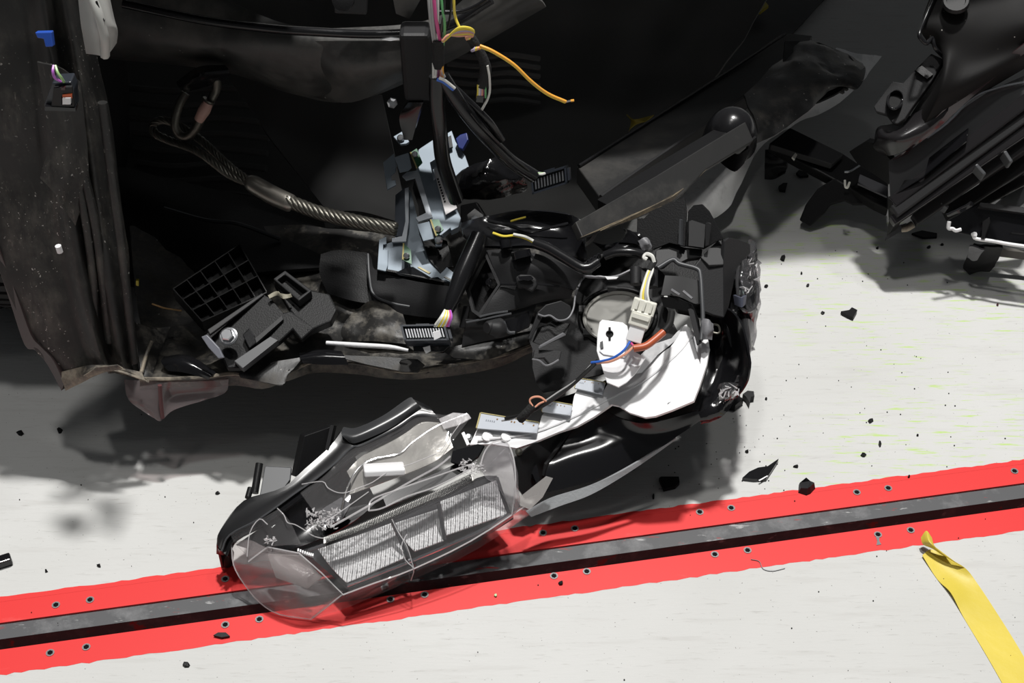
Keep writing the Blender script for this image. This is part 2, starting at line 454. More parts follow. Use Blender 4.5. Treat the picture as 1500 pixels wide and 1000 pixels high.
def floor_mat():
    m, nt, b = nmat('brushed_concrete'); L = nt.links
    tc = N(nt, 'ShaderNodeTexCoord'); co = tc.outputs['Object']
    def noise_(scale, stretch=(1, 1, 1), detail=6, rot=0, rough=0.6):
        mp = N(nt, 'ShaderNodeMapping'); mp.inputs['Scale'].default_value = stretch; mp.inputs['Rotation'].default_value = (0, 0, rot)
        L.new(co, mp.inputs['Vector'])
        n = N(nt, 'ShaderNodeTexNoise'); n.inputs['Scale'].default_value = scale; n.inputs['Detail'].default_value = detail; n.inputs['Roughness'].default_value = rough
        L.new(mp.outputs[0], n.inputs['Vector']); return n.outputs['Fac']
    def rng(x, a, b_, c=0, d=1):
        r = N(nt, 'ShaderNodeMapRange'); r.inputs[1].default_value = a; r.inputs[2].default_value = b_; r.inputs[3].default_value = c; r.inputs[4].default_value = d
        L.new(x, r.inputs[0]); return r.outputs[0]
    def mix(f, a, col, src=None):
        mx = N(nt, 'ShaderNodeMix', data_type='RGBA'); L.new(f, mx.inputs[0])
        if src is None: mx.inputs[6].default_value = (*a, 1)
        else: L.new(src, mx.inputs[6])
        mx.inputs[7].default_value = (*col, 1); return mx.outputs[2]
    def mul(a, b_):
        q = N(nt, 'ShaderNodeMath', operation='MULTIPLY'); L.new(a, q.inputs[0]); L.new(b_, q.inputs[1]); return q.outputs[0]
    big = noise_(1.6, detail=4)
    c = mix(rng(big, 0.35, 0.68), (0.50, 0.50, 0.485), (0.56, 0.56, 0.55))
    streak = noise_(9, (0.7, 7, 1), 8, -0.17)
    c = mix(rng(streak, 0.55, 0.78, 0, 0.45), None, (0.40, 0.39, 0.37), c)
    fine = noise_(55, (0.5, 4, 1), 4, -0.17)
    c = mix(rng(fine, 0.6, 0.74, 0, 0.5), None, (0.33, 0.32, 0.30), c)
    pits = noise_(260, detail=1)
    c = mix(rng(pits, 0.74, 0.78, 0, 0.8), None, (0.15, 0.14, 0.13), c)
    brown = noise_(5, detail=7)
    c = mix(rng(brown, 0.66, 0.8, 0, 0.25), None, (0.42, 0.36, 0.27), c)
    # green scuffs left by paint: streaks limited to patches on the right
    gs = rng(noise_(32, (0.6, 6, 1), 5, -0.2), 0.56, 0.66)
    tot = None
    for (px, py, rad) in ((1215, 475, 0.09), (1300, 515, 0.10), (1180, 350, 0.16), (1450, 440, 0.15), (1290, 370, 0.14), (1210, 690, 0.09), (1390, 625, 0.16), (1270, 650, 0.10)):
        vm = N(nt, 'ShaderNodeVectorMath', operation='DISTANCE'); L.new(co, vm.inputs[0]); vm.inputs[1].default_value = P(px, py, 0)
        r = rng(vm.outputs['Value'], 0, rad, 1, 0)
        if tot is None: tot = r
        else:
            q = N(nt, 'ShaderNodeMath', operation='MAXIMUM'); L.new(tot, q.inputs[0]); L.new(r, q.inputs[1]); tot = q.outputs[0]
    c = mix(mul(gs, rng(tot, 0, 0.5, 0, 0.9)), None, (0.42, 0.58, 0.17), c)
    L.new(c, b.inputs['Base Color']); b.inputs['Roughness'].default_value = 0.72; b.inputs['Specular IOR Level'].default_value = 0.25
    bp = N(nt, 'ShaderNodeBump'); bp.inputs['Strength'].default_value = 0.35; bp.inputs['Distance'].default_value = 0.002
    L.new(fine, bp.inputs['Height']); L.new(bp.outputs[0], b.inputs['Normal'])
    return m
K['floor'] = floor_mat()
def red_mat():
    m, nt, b = nmat('red_floor_paint'); L = nt.links
    tc = N(nt, 'ShaderNodeTexCoord')
    n = N(nt, 'ShaderNodeTexNoise'); n.inputs['Scale'].default_value = 22; n.inputs['Detail'].default_value = 8; n.inputs['Roughness'].default_value = 0.7
    mp = N(nt, 'ShaderNodeMapping'); mp.inputs['Scale'].default_value = (0.6, 2, 1); L.new(tc.outputs['Object'], mp.inputs['Vector']); L.new(mp.outputs[0], n.inputs['Vector'])
    mr = N(nt, 'ShaderNodeMapRange'); mr.inputs[1].default_value = 0.62; mr.inputs[2].default_value = 0.85; mr.inputs[4].default_value = 0.45; L.new(n.outputs['Fac'], mr.inputs[0])
    mx = N(nt, 'ShaderNodeMix', data_type='RGBA'); L.new(mr.outputs[0], mx.inputs[0])
    mx.inputs[6].default_value = (0.68, 0.028, 0.027, 1); mx.inputs[7].default_value = (0.78, 0.16, 0.15, 1)
    L.new(mx.outputs[2], b.inputs['Base Color']); b.inputs['Roughness'].default_value = 0.45
    return m
K['red'] = red_mat()
K['ledge'] = dusty('worn_black_steel', (0.035, 0.035, 0.037), (0.17, 0.165, 0.165), 0.54, 0.76, 16, 0.5, 0.6, stretch=(1, 2, 1))
def ledge_mat():
    m, nt, b = nmat('worn_rail_with_red_flecks'); L = nt.links
    tc = N(nt, 'ShaderNodeTexCoord')
    def nz(s, a, b_, st=(1, 1, 1)):
        mp = N(nt, 'ShaderNodeMapping'); mp.inputs['Scale'].default_value = st; L.new(tc.outputs['Object'], mp.inputs['Vector'])
        n = N(nt, 'ShaderNodeTexNoise'); n.inputs['Scale'].default_value = s; n.inputs['Detail'].default_value = 8; n.inputs['Roughness'].default_value = 0.65
        L.new(mp.outputs[0], n.inputs['Vector'])
        r = N(nt, 'ShaderNodeMapRange'); r.inputs[1].default_value = a; r.inputs[2].default_value = b_; L.new(n.outputs['Fac'], r.inputs[0]); return r.outputs[0]
    def mix(f, a, c, src=None):
        mx = N(nt, 'ShaderNodeMix', data_type='RGBA'); L.new(f, mx.inputs[0])
        if src is None: mx.inputs[6].default_value = (*a, 1)
        else: L.new(src, mx.inputs[6])
        mx.inputs[7].default_value = (*c, 1); return mx.outputs[2]
    c = mix(nz(26, 0.5, 0.8), (0.075, 0.076, 0.08), (0.2, 0.2, 0.205))
    c = mix(nz(60, 0.62, 0.68, (0.5, 2, 1)), None, (0.32, 0.32, 0.32), c)
    c = mix(nz(34, 0.62, 0.66, (0.6, 3, 1)), None, (0.3, 0.02, 0.02), c)
    L.new(c, b.inputs['Base Color']); b.inputs['Roughness'].default_value = 0.5
    return m
K['ledge'] = ledge_mat()
K['yellow'] = simple('yellow_tape', (0.62, 0.49, 0.06), 0.5, bump=0.3, bscale=60, var=0.15)
# ================================================================ SETTING: floor, rail, tape
def ln(p, q, px):            # picture line -> y at px
    return p[1] + (q[1]-p[1])*(px-p[0])/(q[0]-p[0])
E = {'a': ((0, 879), (1500, 675)), 'b': ((0, 912), (1500, 707)), 'c': ((0, 936), (1500, 729)), 'd': ((0, 951), (1500, 743)), 'e': ((0, 986), (1500, 772))}
# direction and offset of every rail edge on the floor
A0, A1 = P(0, 912), P(1500, 707)
RD = (A1 - A0); RD.z = 0; RD.normalize(); RN = Vector((RD.y, -RD.x, 0))      # RN points to the viewer
RO = (A0 + A1)/2
def off(key, z=0.0):
    p, q = E[key]; return ((P(*p, z) - RO).dot(RN) + (P(*q, z) - RO).dot(RN))/2
oa, ob_, oc, od, oe = off('a'), 0.0, off('c', -0.003), off('d'), off('e')
def RP(s, o, z=0.0): v = RO + RD*s + RN*o; v.z = z; return v
L_ = 7.0
fl = MB()
TH = 0.12
for (o1, o2) in ((-9.0, oa), (oe, 6.0)):
    vs = [RP(-L_, o1), RP(L_, o1), RP(L_, o2), RP(-L_, o2)]
    vs2 = vs + [v - Vector((0, 0, TH)) for v in vs]
    fl.add(vs2, [(0, 1, 2, 3), (7, 6, 5, 4), (0, 4, 5, 1), (1, 5, 6, 2), (2, 6, 7, 3), (3, 7, 4, 0)])
flo = fl.build('floor', K['floor'])
flo.data.transform(Matrix.Translation(flo.location)); flo.location = (0, 0, 0)
tag(flo, 'pale brushed concrete floor with green scuff marks', None, kind='structure')

rail = empty('guide_rail', RP(0, 0, -0.1), 'red bordered steel guide rail with open slot sunk in the floor', 'rail')
def strip(name, o1, o2, z1, z2, mat, jag=0.0, seed=0):
    """long bar between two offsets; jag makes the painted outer edge ragged"""
    rnd = random.Random(seed); n = 360; vs = []; fs = []
    for i in range(n + 1):
        s = -L_ + 2*L_*i/n if abs(jag) < 1e-9 else -1.6 + 3.2*i/n
        j = rnd.uniform(-1, 1)*abs(jag) if jag else 0
        a, b_ = (o1 + (j if jag < 0 else 0)), (o2 + (j if jag > 0 else 0))
        vs += [RP(s, a, z1), RP(s, b_, z1), RP(s, b_, z2), RP(s, a, z2)]
    for i in range(n):
        for k in range(4):
            fs.append((i*4+k, i*4+(k+1) % 4, i*4+4+(k+1) % 4, i*4+4+k))
    fs += [(0, 1, 2, 3), (n*4+3, n*4+2, n*4+1, n*4)]
    return mesh_obj(name, vs, fs, mat, rail)
strip('plate', oa, ob_, 0.0, -0.05, K['red'])
strip('plate', od, oe, 0.0, -0.05, K['red'])
strip('paint_edge', oa - 0.004, oa + 0.004, 0.0002, -0.002, K['red'], -0.0013, 1)
strip('paint_edge', oe - 0.004, oe + 0.004, 0.0002, -0.002, K['red'], 0.0013, 2)
strip('ledge', ob_, oc, -0.003, -0.06, K['ledge'])
strip('slot_floor', oc, od, -0.03, -0.075, simple('dark_slot_floor', (0.035, 0.031, 0.032), 0.7))  # slot bottom in one even dark colour
K['screw'] = simple('dull_screw', (.3, .29, .29), .4, metal=.6)
# countersunk screws
def screw_hole(px, py):
    c = P(px, py, 0.0)
    mb = MB()
    r1, r2 = 0.0052, 0.0036; n = 16
    ring = []
    mb.add(*lathe_geo(c + Vector((0, 0, 0.0003)), (0, 0, 1), [(r1, 0), (r1, 0.0006), (r2*1.15, 0.0006), (r2*1.1, 0.0004)], n))
    o = mb.build('screw', K['screw'], rail, True, None, 30)
    mb2 = MB(); mb2.add(*lathe_geo(c, (0, 0, 1), [(r2, 0.0), (r2, 0.00095)], 6))
    mb2.build('socket', K['gloss'], o)
for (x, y) in ((82, 886), (132, 878.5), (330, 848), (795.5, 780.5), (842, 774), (1025, 750), (1071, 744), (1255, 721), (1301, 715), (1486, 690),
               (73.6, 956), (126.5, 947.6), (330, 915), (380, 907), (572, 878), (622, 871), (811.5, 843.5), (859.5, 837), (1047, 812), (1095, 806), (1286, 783), (1334, 776.5)):
    screw_hole(x, y)
plate('scratch', [(1283, 786, .0008), (1288, 786, .0008), (1288, 792, .0008), (1291, 797, .0008), (1284, 798, .0008), (1285, 792, .0008)], 0.0005, K['steel'], rail)

# yellow tape
tp = empty('adhesive_tape', P(1440, 920, 0), 'yellow adhesive tape strip on the floor with twisted loose end', 'tape')
rows = [[(1351, 813, .004), (1373, 848, .001), (1393, 868, .006), (1411, 903, .001), (1440, 951, .001), (1468, 1000, .001), (1500, 1060, .001)],
        [(1364, 804, .004), (1387, 832, .002), (1412, 862, .002), (1438, 902, .001), (1465, 948, .001), (1492, 996, .001), (1525, 1054, .001)],
        [(1384, 815, .006), (1413, 831, .010), (1433, 856, .002), (1462, 900, .001), (1489, 943, .001), (1515, 988, .001), (1550, 1050, .001)]]
sheet('tape_strip', rows, K['yellow'], tp, 0.0007, 5, 4)
rows = [[(1384, 815, .006), (1365, 803, .010), (1352, 797, .014), (1349, 787, .018)],
        [(1400, 824, .014), (1376, 806, .020), (1361, 793, .024), (1357, 777, .026)],
        [(1413, 831, .010), (1384, 813, .014), (1369, 799, .020), (1365, 787, .020)]]
sheet('tape_curl', rows, K['yellow'], tp, 0.0007, 5, 4)
# ================================================================ BROKEN HEADLIGHT
K['strut'] = simple('strut_black', (.006, .006, .006), .9)
HL = empty('headlight', P(560, 800, 0.0), 'large broken headlight assembly with cracked clear lens lying across the red rail', 'headlight')
def down(p, dz): v = V3(p).copy(); v.z = max(0.0015, v.z + dz); return v
K['rim'] = simple('satin_black_rim', (.014, .014, .015), .3)
K['tabgrey'] = simple('dark_grey_tab', (0.05, 0.052, 0.056), 0.45)
# --- rear housing rim (black), left tip to right end
outer = [(317, 798, .055), (322, 777, .07), (357, 733, .09), (413, 715, .10), (445, 687, .107), (477, 659, .112), (489, 645, .115), (503, 627, .122), (524, 626, .122), (560, 609, .128), (580, 596, .13), (600, 584, .134), (628, 596, .13)]
inner = [(324, 806, .058), (336, 782, .074), (380, 758, .09), (430, 722, .103), (462, 700, .108), (490, 677, .113), (505, 662, .115), (517, 653, .118), (528, 651, .118), (564, 634, .124), (586, 622, .126), (610, 607, .128), (640, 609, .126)]
def shift(l, dx, dy, dz): return [(x + dx, y + dy, z + dz) for x, y, z in l]
sheet('housing_rim', [[down(p, -.045) for p in outer], outer, [tuple((a + b)/2 for a, b in zip(p, q)) if True else p for p, q in zip(outer, inner)], inner, shift(inner, 2, 2, -.006), shift(inner, 5, 5, -.008), shift(inner, 8, 7, -.002), shift(inner, 12, 10, -.012)],
      K['rim'], HL, 0.003, 4, 3, angle=50)
sheet('gasket_channel', [shift(inner, 4, 4, -.004), shift(inner, 6, 6, -.001), shift(inner, 9, 9, -.004)], K['conduit'], HL, 0.002, 4, 2)
# fold running along the rim, its grey standing in for a highlight
tube('rim_highlight_bead', shift(inner, 1, 1, .0022), 0.0013, K['tabgrey'], HL, 6, 4)
# red tinted tip and knob under it
sheet('rim_tip', [[(317, 799, .05), (323, 806, .05), (334, 800, .052)], [(317, 811, .035), (326, 813, .035), (340, 808, .04)]], K['red_edge'], HL, 0.003, 4, 3)
lathe('foot_stud', P(333, 818, 0.012), (0.2, 0, 1), [(.007, -.010), (.008, 0), (.008, .012), (.006, .016)], K['rubber'], HL, 12)
# --- bracket box and tab behind the rim
plate('mount_box', [(446, 638, .135), (486, 624, .135), (488, 626, .13), (479, 660, .11), (433, 699, .10)], .018, K['black'], HL, bevel=.002)
plate('box_rib', [(484, 622, .138), (489, 623, .138), (481, 660, .115), (476, 659, .115)], .012, K['black_soft'], HL)
plate('mount_tab', [(388, 682, .105), (427, 684, .105), (425, 702, .10), (414, 717, .097), (380, 727, .095)], .006, K['grey_plastic'], HL, bevel=.001)
K['tabgrey'] = simple('dark_grey_tab', (0.05, 0.052, 0.056), 0.45)
LAST[0].data.materials[0] = K['tabgrey']
tube('tab_post', [(380, 679, .108), (373, 722, .092)], 0.005, K['black'], HL, 10)
tube('tab_post', [(367, 715, .09), (363, 729, .088)], 0.004, K['black'], HL, 10)
# --- raised clip on the rim (folded lip, black lightened to grey for its lit top)
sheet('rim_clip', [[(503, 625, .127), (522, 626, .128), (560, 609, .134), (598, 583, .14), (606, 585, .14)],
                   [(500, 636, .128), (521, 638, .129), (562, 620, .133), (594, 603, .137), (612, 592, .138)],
                   [(512, 648, .121), (524, 648, .122), (566, 630, .127), (592, 614, .129), (618, 598, .13)]], simple('lit_black_clip', (.035, .036, .038), .28), HL, .003, 5, 4)
# --- dark inner bezel from the rim down to the reflectors
bz0 = [(345, 798, .06), (390, 768, .078), (440, 733, .09), (478, 706, .097), (520, 668, .102), (575, 640, .108), (618, 612, .112)]
bz1 = [(372, 806, .055), (415, 786, .062), (462, 757, .07), (500, 726, .075), (532, 694, .08), (580, 660, .085), (632, 628, .095)]
bz2 = [(392, 812, .05), (440, 800, .055), (480, 784, .062), (520, 762, .066), (552, 735, .07), (590, 700, .072), (640, 668, .08)]
sheet('inner_bezel', [bz0[:5], bz1[:5], bz2[:5]], K['gloss'], HL, .002, 5, 5)
sheet('upper_reflector', [[(508, 690, .100), (530, 668, .108), (575, 640, .118), (612, 618, .122), (642, 612, .122)],
                          [(514, 704, .094), (540, 688, .102), (585, 662, .112), (620, 645, .117), (656, 634, .119)],
                          [(512, 724, .090), (550, 710, .097), (604, 690, .105), (636, 676, .110), (664, 655, .114)]], simple('pale_upper_reflector', (.40, .39, .365), .14, metal=.35, bump=.6, bscale=18, var=.6, vscale=18), HL, .002, 6, 5)
box('reflector_block', (534, 700, .110), (.052, 0.002, .002), (-.004, .020, -.006), (0, .004, .008), K['white'], HL, .002)
plate('dark_insert', [(472, 745, .09), (500, 728, .095), (514, 738, .094), (500, 762, .085), (470, 770, .08)], .004, K['smoke'], HL)
plate('dark_insert', [(560, 726, .092), (640, 692, .10), (690, 668, .108), (692, 684, .102), (640, 712, .094), (566, 742, .086)], .004, K['gloss'], HL)
plate('dark_insert', [(660, 676, .115), (663, 660, .12), (700, 650, .128), (709, 652, .13), (700, 668, .124), (680, 682, .116)], .004, K['gloss'], HL)
# --- reflectors and their frame
plate('reflector_frame', [(444, 805, .056), (480, 792, .062), (560, 764, .066), (640, 732, .074), (700, 702, .084), (730, 698, .088), (748, 752, .052), (700, 785, .036), (606, 826, .028), (508, 862, .022)], .003, K['smoke'], HL)
def refl(q, n=8):
    vs = [V3(p) for p in q]
    rows = []
    for i in range(n + 1):
        a = vs[0].lerp(vs[3], i/n); b = vs[1].lerp(vs[2], i/n); m = (a + b)/2
        d = math.sin(math.pi*i/n)*.006
        rows.append([a - Vector((0, 0, d)), m - Vector((0, 0, d*1.3)), b - Vector((0, 0, d))])
    o = sheet('reflector', rows, K['flute'], HL, .0015, 4, 1)
    return o
refl([(464, 802, .064), (574, 764, .072), (598, 814, .059), (508, 853, .053)])
refl([(578, 766, .073), (642, 745, .079), (650, 791, .067), (607, 807, .061)])
refl([(645, 734, .081), (727, 703, .091), (743, 752, .078), (652, 784, .067)])
for a, b in (((574, 762, .092), (598, 816, .06)), ((643, 738, .098), (651, 790, .066))):
    tube('divider', [a, b], .0028, K['smoke'], HL, 6)
tube('trim_bar', [(508, 857, .052), (606, 819, .06), (700, 778, .07), (748, 752, .078)], .0028, K['chrome'], HL, 6)
tube('trim_bar', [(452, 806, .084), (560, 768, .094), (640, 734, .102), (700, 702, .11), (728, 699, .112)], .0022, K['smoke'], HL, 6)
plate('lower_bezel', [(512, 862, .044), (606, 823, .054), (606, 838, .044), (506, 876, .036)], .003, K['smoke'], HL)
plate('lower_bezel', [(610, 822, .055), (700, 780, .064), (752, 750, .072), (752, 760, .064), (700, 793, .054), (610, 836, .045)], .003, K['smoke'], HL)
# knurled strip: fine teeth in one part
kn = MB(); ks = spline([V3(p) for p in [(478, 792, .098), (520, 776, .10), (580, 750, .105), (640, 724, .11), (692, 699, .118)]], 26)
for i, p in enumerate(ks):
    if i == len(ks)-1: break
    d = (ks[i+1] - p)
    kn.add(*cbox_geo(p, d*0.5, Vector((-.002, .008, .003)), Vector((0, .001, .004))))
o = kn.build('knurled_strip', K['black'], HL); o['kind'] = 'stuff'
kn = MB()
kn.add(*plate_geo([[(474, 796, .094), (520, 780, .096), (580, 754, .101), (640, 728, .106), (694, 703, .114), (690, 694, .117), (640, 719, .109), (580, 745, .104), (520, 771, .099), (474, 787, .097)]], .002))
kn.build('strip_backing', K['satin'], HL)
kn = MB(); ks = spline([V3(p) for p in [(437, 806, .086), (450, 811, .086), (461, 814, .085)]], 4)
for i in range(8): kn.add(*cbox_geo(ks[i], Vector((.0018, 0, 0)), Vector((0, .004, 0)), Vector((0, 0, .003))))
o = kn.build('signal_teeth', K['white'], HL)
# light guide loop (clear acrylic rod)
tube('light_guide', [(540, 748, .108), (546, 731, .112), (585, 716, .116), (640, 697, .12), (690, 680, .126), (688, 687, .124), (640, 712, .116), (596, 727, .111), (560, 744, .107), (540, 748, .106)], .0011, K['crack'], HL, 6, 6)
tube('light_guide', [(484, 772, .105), (520, 752, .108), (600, 706, .115), (640, 684, .12), (660, 668, .124)], .0014, K['crack'], HL, 6, 4)
tube('light_guide', [(500, 748, .10), (508, 715, .102), (525, 686, .106), (548, 672, .11), (585, 664, .113), (604, 648, .116), (640, 624, .12), (684, 606, .124)], .0013, K['chrome'], HL, 6, 5)
# --- clear lens
sheet('lens', [[(438, 809, .088), (480, 793, .096), (560, 762, .106), (640, 726, .114), (705, 690, .124), (742, 655, .138)],
               [(470, 842, .072), (520, 826, .08), (590, 792, .088), (660, 756, .096), (720, 720, .104), (755, 690, .115)],
               [(502, 871, .046), (548, 854, .052), (606, 833, .058), (690, 792, .07), (740, 762, .08), (760, 738, .088)]], K['lens'], HL, .0025, 5, 5, angle=60)
sheet('lens_underside', [[(502, 872, .045), (548, 855, .051), (606, 834, .057), (690, 793, .068), (765, 745, .082)],
                         [(482, 889, .022), (530, 872, .03), (604, 841, .034), (690, 801, .045), (775, 747, .06)],
                         [(457, 906, .003), (510, 889, .008), (602, 850, .016), (692, 808, .026), (782, 750, .04)]], K['lens'], HL, .0025, 5, 4, angle=60)
sheet('signal_lens', [[(339, 797, .062), (364, 790, .07), (392, 802, .078), (438, 810, .085)],
                      [(342, 826, .045), (380, 830, .066), (420, 838, .076), (470, 842, .070)],
                      [(356, 853, .025), (392, 862, .042), (440, 868, .054), (488, 858, .055)],
                      [(378, 880, .010), (406, 888, .02), (448, 894, .028), (502, 870, .045)],
                      [(408, 899, .003), (432, 904, .003), (457, 907, .003), (480, 890, .02)]], K['lens_frost'], HL, .0025, 5, 5, angle=60)
# signal reflector box seen through the frosted lens
plate('signal_reflector', [(392, 812, .055), (438, 814, .06), (470, 846, .045), (450, 862, .03), (404, 846, .035)], .006, simple('dim_signal_reflector', (0.2, 0.19, 0.185), 0.4, metal=0.4), HL)
tube('signal_edge', [(364, 822, .064), (392, 801, .082), (438, 810, .089), (470, 838, .073), (502, 870, .049), (457, 905, .006)], .001, K['crack'], HL, 6, 1, smooth=False)
tube('lens_edge', [(502, 871, .049), (548, 854, .055), (606, 833, .061), (690, 792, .073), (768, 742, .086)], .0009, K['crack'], HL, 6, 3)
tube('lens_edge', [(339, 797, .064), (342, 827, .046), (356, 853, .026), (380, 882, .010), (410, 900, .004), (457, 907, .003)], .0008, K['crack'], HL, 6, 3)
# upper clear faces bridging rim and front
sheet('lens_upper', [[(338, 784, .08), (382, 760, .096), (408, 745, .10)], [(345, 797, .07), (385, 778, .085), (425, 764, .092)], [(364, 815, .066), (398, 800, .08), (440, 796, .088)]], K['lens'], HL, .002, 4, 4)
sheet('lens_upper', [[(440, 722, .108), (480, 692, .114), (514, 658, .12), (570, 634, .126), (620, 604, .13), (650, 608, .132), (686, 604, .13)],
                     [(452, 738, .106), (490, 712, .11), (530, 690, .114), (580, 664, .12), (626, 636, .126), (656, 626, .13), (688, 612, .13)],
                     [(470, 762, .104), (520, 744, .107), (570, 722, .11), (610, 700, .116), (640, 684, .12), (655, 660, .122), (668, 640, .124)]], K['lens'], HL, .002, 4, 4, amp=.002, freq=30)
for pts in ([(406, 744, .104), (416, 754, .10), (421, 765, .098), (432, 768, .096), (446, 776, .094), (462, 786, .094), (488, 790, .098)],
            [(442, 709, .109), (472, 705, .111), (480, 714, .112), (494, 721, .111), (508, 721, .111), (526, 714, .112), (546, 706, .113), (570, 690, .116), (600, 680, .118), (640, 664, .122)],
            [(392, 768, .098), (380, 760, .098), (366, 780, .09), (362, 815, .07)],
            [(596, 782, .092), (588, 800, .085), (594, 820, .072), (606, 833, .062), (602, 850, .02)],
            [(574, 760, .104), (584, 780, .095), (596, 800, .086), (606, 832, .062)],
            [(468, 766, .104), (486, 758, .106), (540, 720, .11)],
            [(644, 662, .124), (668, 628, .128), (676, 618, .13)]):
    tube('crack_line', pts, .0007, K['crack'], HL, 5, 3)
# splintered bits at the break
rn = random.Random(5)
def splinters(name, cx, cy, cz, sx, sy, n, seed, size=.008):
    r = random.Random(seed); mb = MB()
    for _ in range(n):
        c = P(cx + r.uniform(-sx, sx), cy + r.uniform(-sy, sy), cz + r.uniform(-.006, .008))
        a = [c + Vector((r.uniform(-1, 1), r.uniform(-1, 1), r.uniform(-.6, .8)))*size for _ in range(3)]
        nn = (a[1]-a[0]).cross(a[2]-a[0]); nn = nn.normalized()*.0012 if nn.length > 1e-9 else Vector((0, 0, .001))
        mb.add(a + [p + nn for p in a], [(0, 1, 2), (5, 4, 3), (0, 1, 4, 3), (1, 2, 5, 4), (2, 0, 3, 5)])
    o = mb.build(name, K['crack'], HL); o['kind'] = 'stuff'; return o
splinters('lens_splinters', 472, 760, .103, 24, 14, 110, 1, .0036)
splinters('lens_splinters', 692, 684, .124, 18, 9, 70, 2, .0034)
splinters('lens_splinters', 395, 792, .084, 10, 6, 20, 3, .003)
# jagged right-hand curl
sheet('lens_curl', [[(703, 684, .124), (712, 655, .136), (736, 647, .146), (746, 652, .147), (752, 672, .138)],
                    [(712, 700, .118), (722, 678, .132), (744, 668, .142), (752, 680, .14), (758, 690, .13)],
                    [(728, 712, .108), (738, 706, .12), (748, 700, .128), (756, 708, .124), (760, 716, .114)],
                    [(746, 742, .084), (750, 746, .088), (753, 750, .09), (757, 746, .088), (762, 742, .084)]], K['smoked'], HL, .003, 4, 4, amp=.0015, freq=40)
K['curl'] = clear('hazy_lens_curl', (0.88, 0.87, 0.88), 1.5, 0.08, haze=.13, hazecol=(.55, .53, .55)); LAST[0].data.materials[0] = K['curl']
tube('curl_edge', [(703, 684, .126), (710, 662, .136), (722, 648, .145), (740, 646, .149), (749, 660, .146), (754, 682, .139), (755, 712, .124), (752, 738, .1), (750, 752, .088)], .0011, K['crack'], HL, 6, 4)
plate('lens_shard', [(762, 740, .09), (757, 731, .095), (800, 697, .11), (810, 700, .11), (795, 728, .095), (776, 746, .086)], .002, clear('pale_shard', (.8, .79, .78), 1.5, .06, haze=.22, hazecol=(.75, .72, .7)), HL)
plate('lens_shard', [(643, 613, .128), (664, 604, .132), (686, 606, .13), (690, 612, .128), (672, 622, .126), (650, 628, .124)], .002, K['crack'], HL)
plate('lens_shard', [(676, 634, .12), (684, 652, .115), (688, 650, .115), (680, 632, .12)], .002, K['white'], HL)
lathe('screw', P(686, 640, .112), (0, -.5, 1), [(.005, 0), (.005, .003), (.003, .005)], K['steel'], HL, 10)

# --- white light-guide trough with steps
def zw(px, py): return .105 + (px - 690)/347*.085 + (600 - py)*.00025
wo = [(688, 651), (699, 628), (712, 618), (722, 622), (728, 628), (750, 626), (782, 632), (790, 622), (794, 608), (803, 596), (812, 603), (833, 606), (838, 596), (841, 580), (847, 567), (882, 576), (890, 562), (908, 566), (930, 546), (963, 521), (982, 508), (993, 494), (1001, 477), (1006, 475), (1016, 505), (1026, 534), (1028, 497), (1037, 497), (1039, 510), (1035, 534), (1024, 567), (1016, 587), (985, 600), (960, 609), (945, 611), (922, 604), (906, 594), (896, 592), (870, 610), (845, 624), (819, 632), (781, 648), (757, 656), (720, 650)]
plate('light_trough', [(x, y, zw(x, y)) for x, y in wo], .004, K['white'], HL)
tube('trough_ridge', [(x, y, zw(x, y) + .001) for x, y in ((700, 645), (780, 634), (850, 606), (900, 580), (940, 560), (990, 520), (1015, 490))], .0016, K['white'], HL, 6)
plate('trough_fin', [(1006, 476, .215), (1026, 534, .195), (1028, 500, .21), (1014, 484, .214)], .003, K['white_rough'], HL)
plate('trough_fin', [(963, 520, .195), (940, 546, .185), (925, 548, .188), (935, 524, .2), (955, 505, .205), (985, 495, .208), (1000, 478, .214), (993, 496, .205)], .003, K['white_rough'], HL)
for dx in (0, 9, 16, 24):
    plate('trough_emboss', [(978 + dx, 590 - dx*.6, zw(978, 588) + .0015), (983 + dx, 588 - dx*.6, zw(978, 588) + .0015), (987 + dx, 581 - dx*.6, zw(980, 580) + .0015), (982 + dx, 582 - dx*.6, zw(980, 580) + .0015)], .0012, K['white'], HL)
for (x, y) in ((714, 640), (742, 640)):
    lathe('trough_boss', P(x, y, zw(x, y)), (0, -.3, 1), [(.008, 0), (.007, .003), (.004, .004)], K['white'], HL, 12)
# stepped light boards
def led_board(q, pads):
    a, b, c, d = [V3(p) for p in q]
    bo = plate('led_board', q, .0025, K['led_board'], HL)
    u = (b - a); v = (d - a)
    n = u.cross(v).normalized()
    if n.dot(C0 - a) < 0: n = -n
    e = MB(); e.add(*cbox_geo(a + u*.5 - v*.015 - n*.001, u*1.01, v*.05, n*.004)); e.add(*cbox_geo(a - u*.012 + v*.5 - n*.001, u*.02, v, n*.004)); e.build('board_edge', K['pcb_edge'], bo)
    for s in pads:
        g = MB(); g.add(*cbox_geo(a + u*s + v*.22, u*.025, v*.09, n*.001)); g.build('pad', K['gold'], bo)
    g = MB()
    for k in range(5): g.add(*cbox_geo(a + u*(.12 + .035*k) + v*.4, u*.018, v*.11, n*.0006))
    g.build('printed_marks', simple('board_print', (.25, .27, .3), .5), bo)
led_board([(705, 605, .114), (789, 619, .132), (786, 634, .128), (699, 627, .108)], (.3, .55, .6, .75, .93))
led_board([(797, 586, .141), (838, 593, .151), (835, 608, .147), (794, 602, .137)], (.3, .5, .62, .75))
led_board([(846, 554, .16), (886, 560, .169), (882, 577, .165), (842, 568, .156)], (.3, .55, .6, .8))
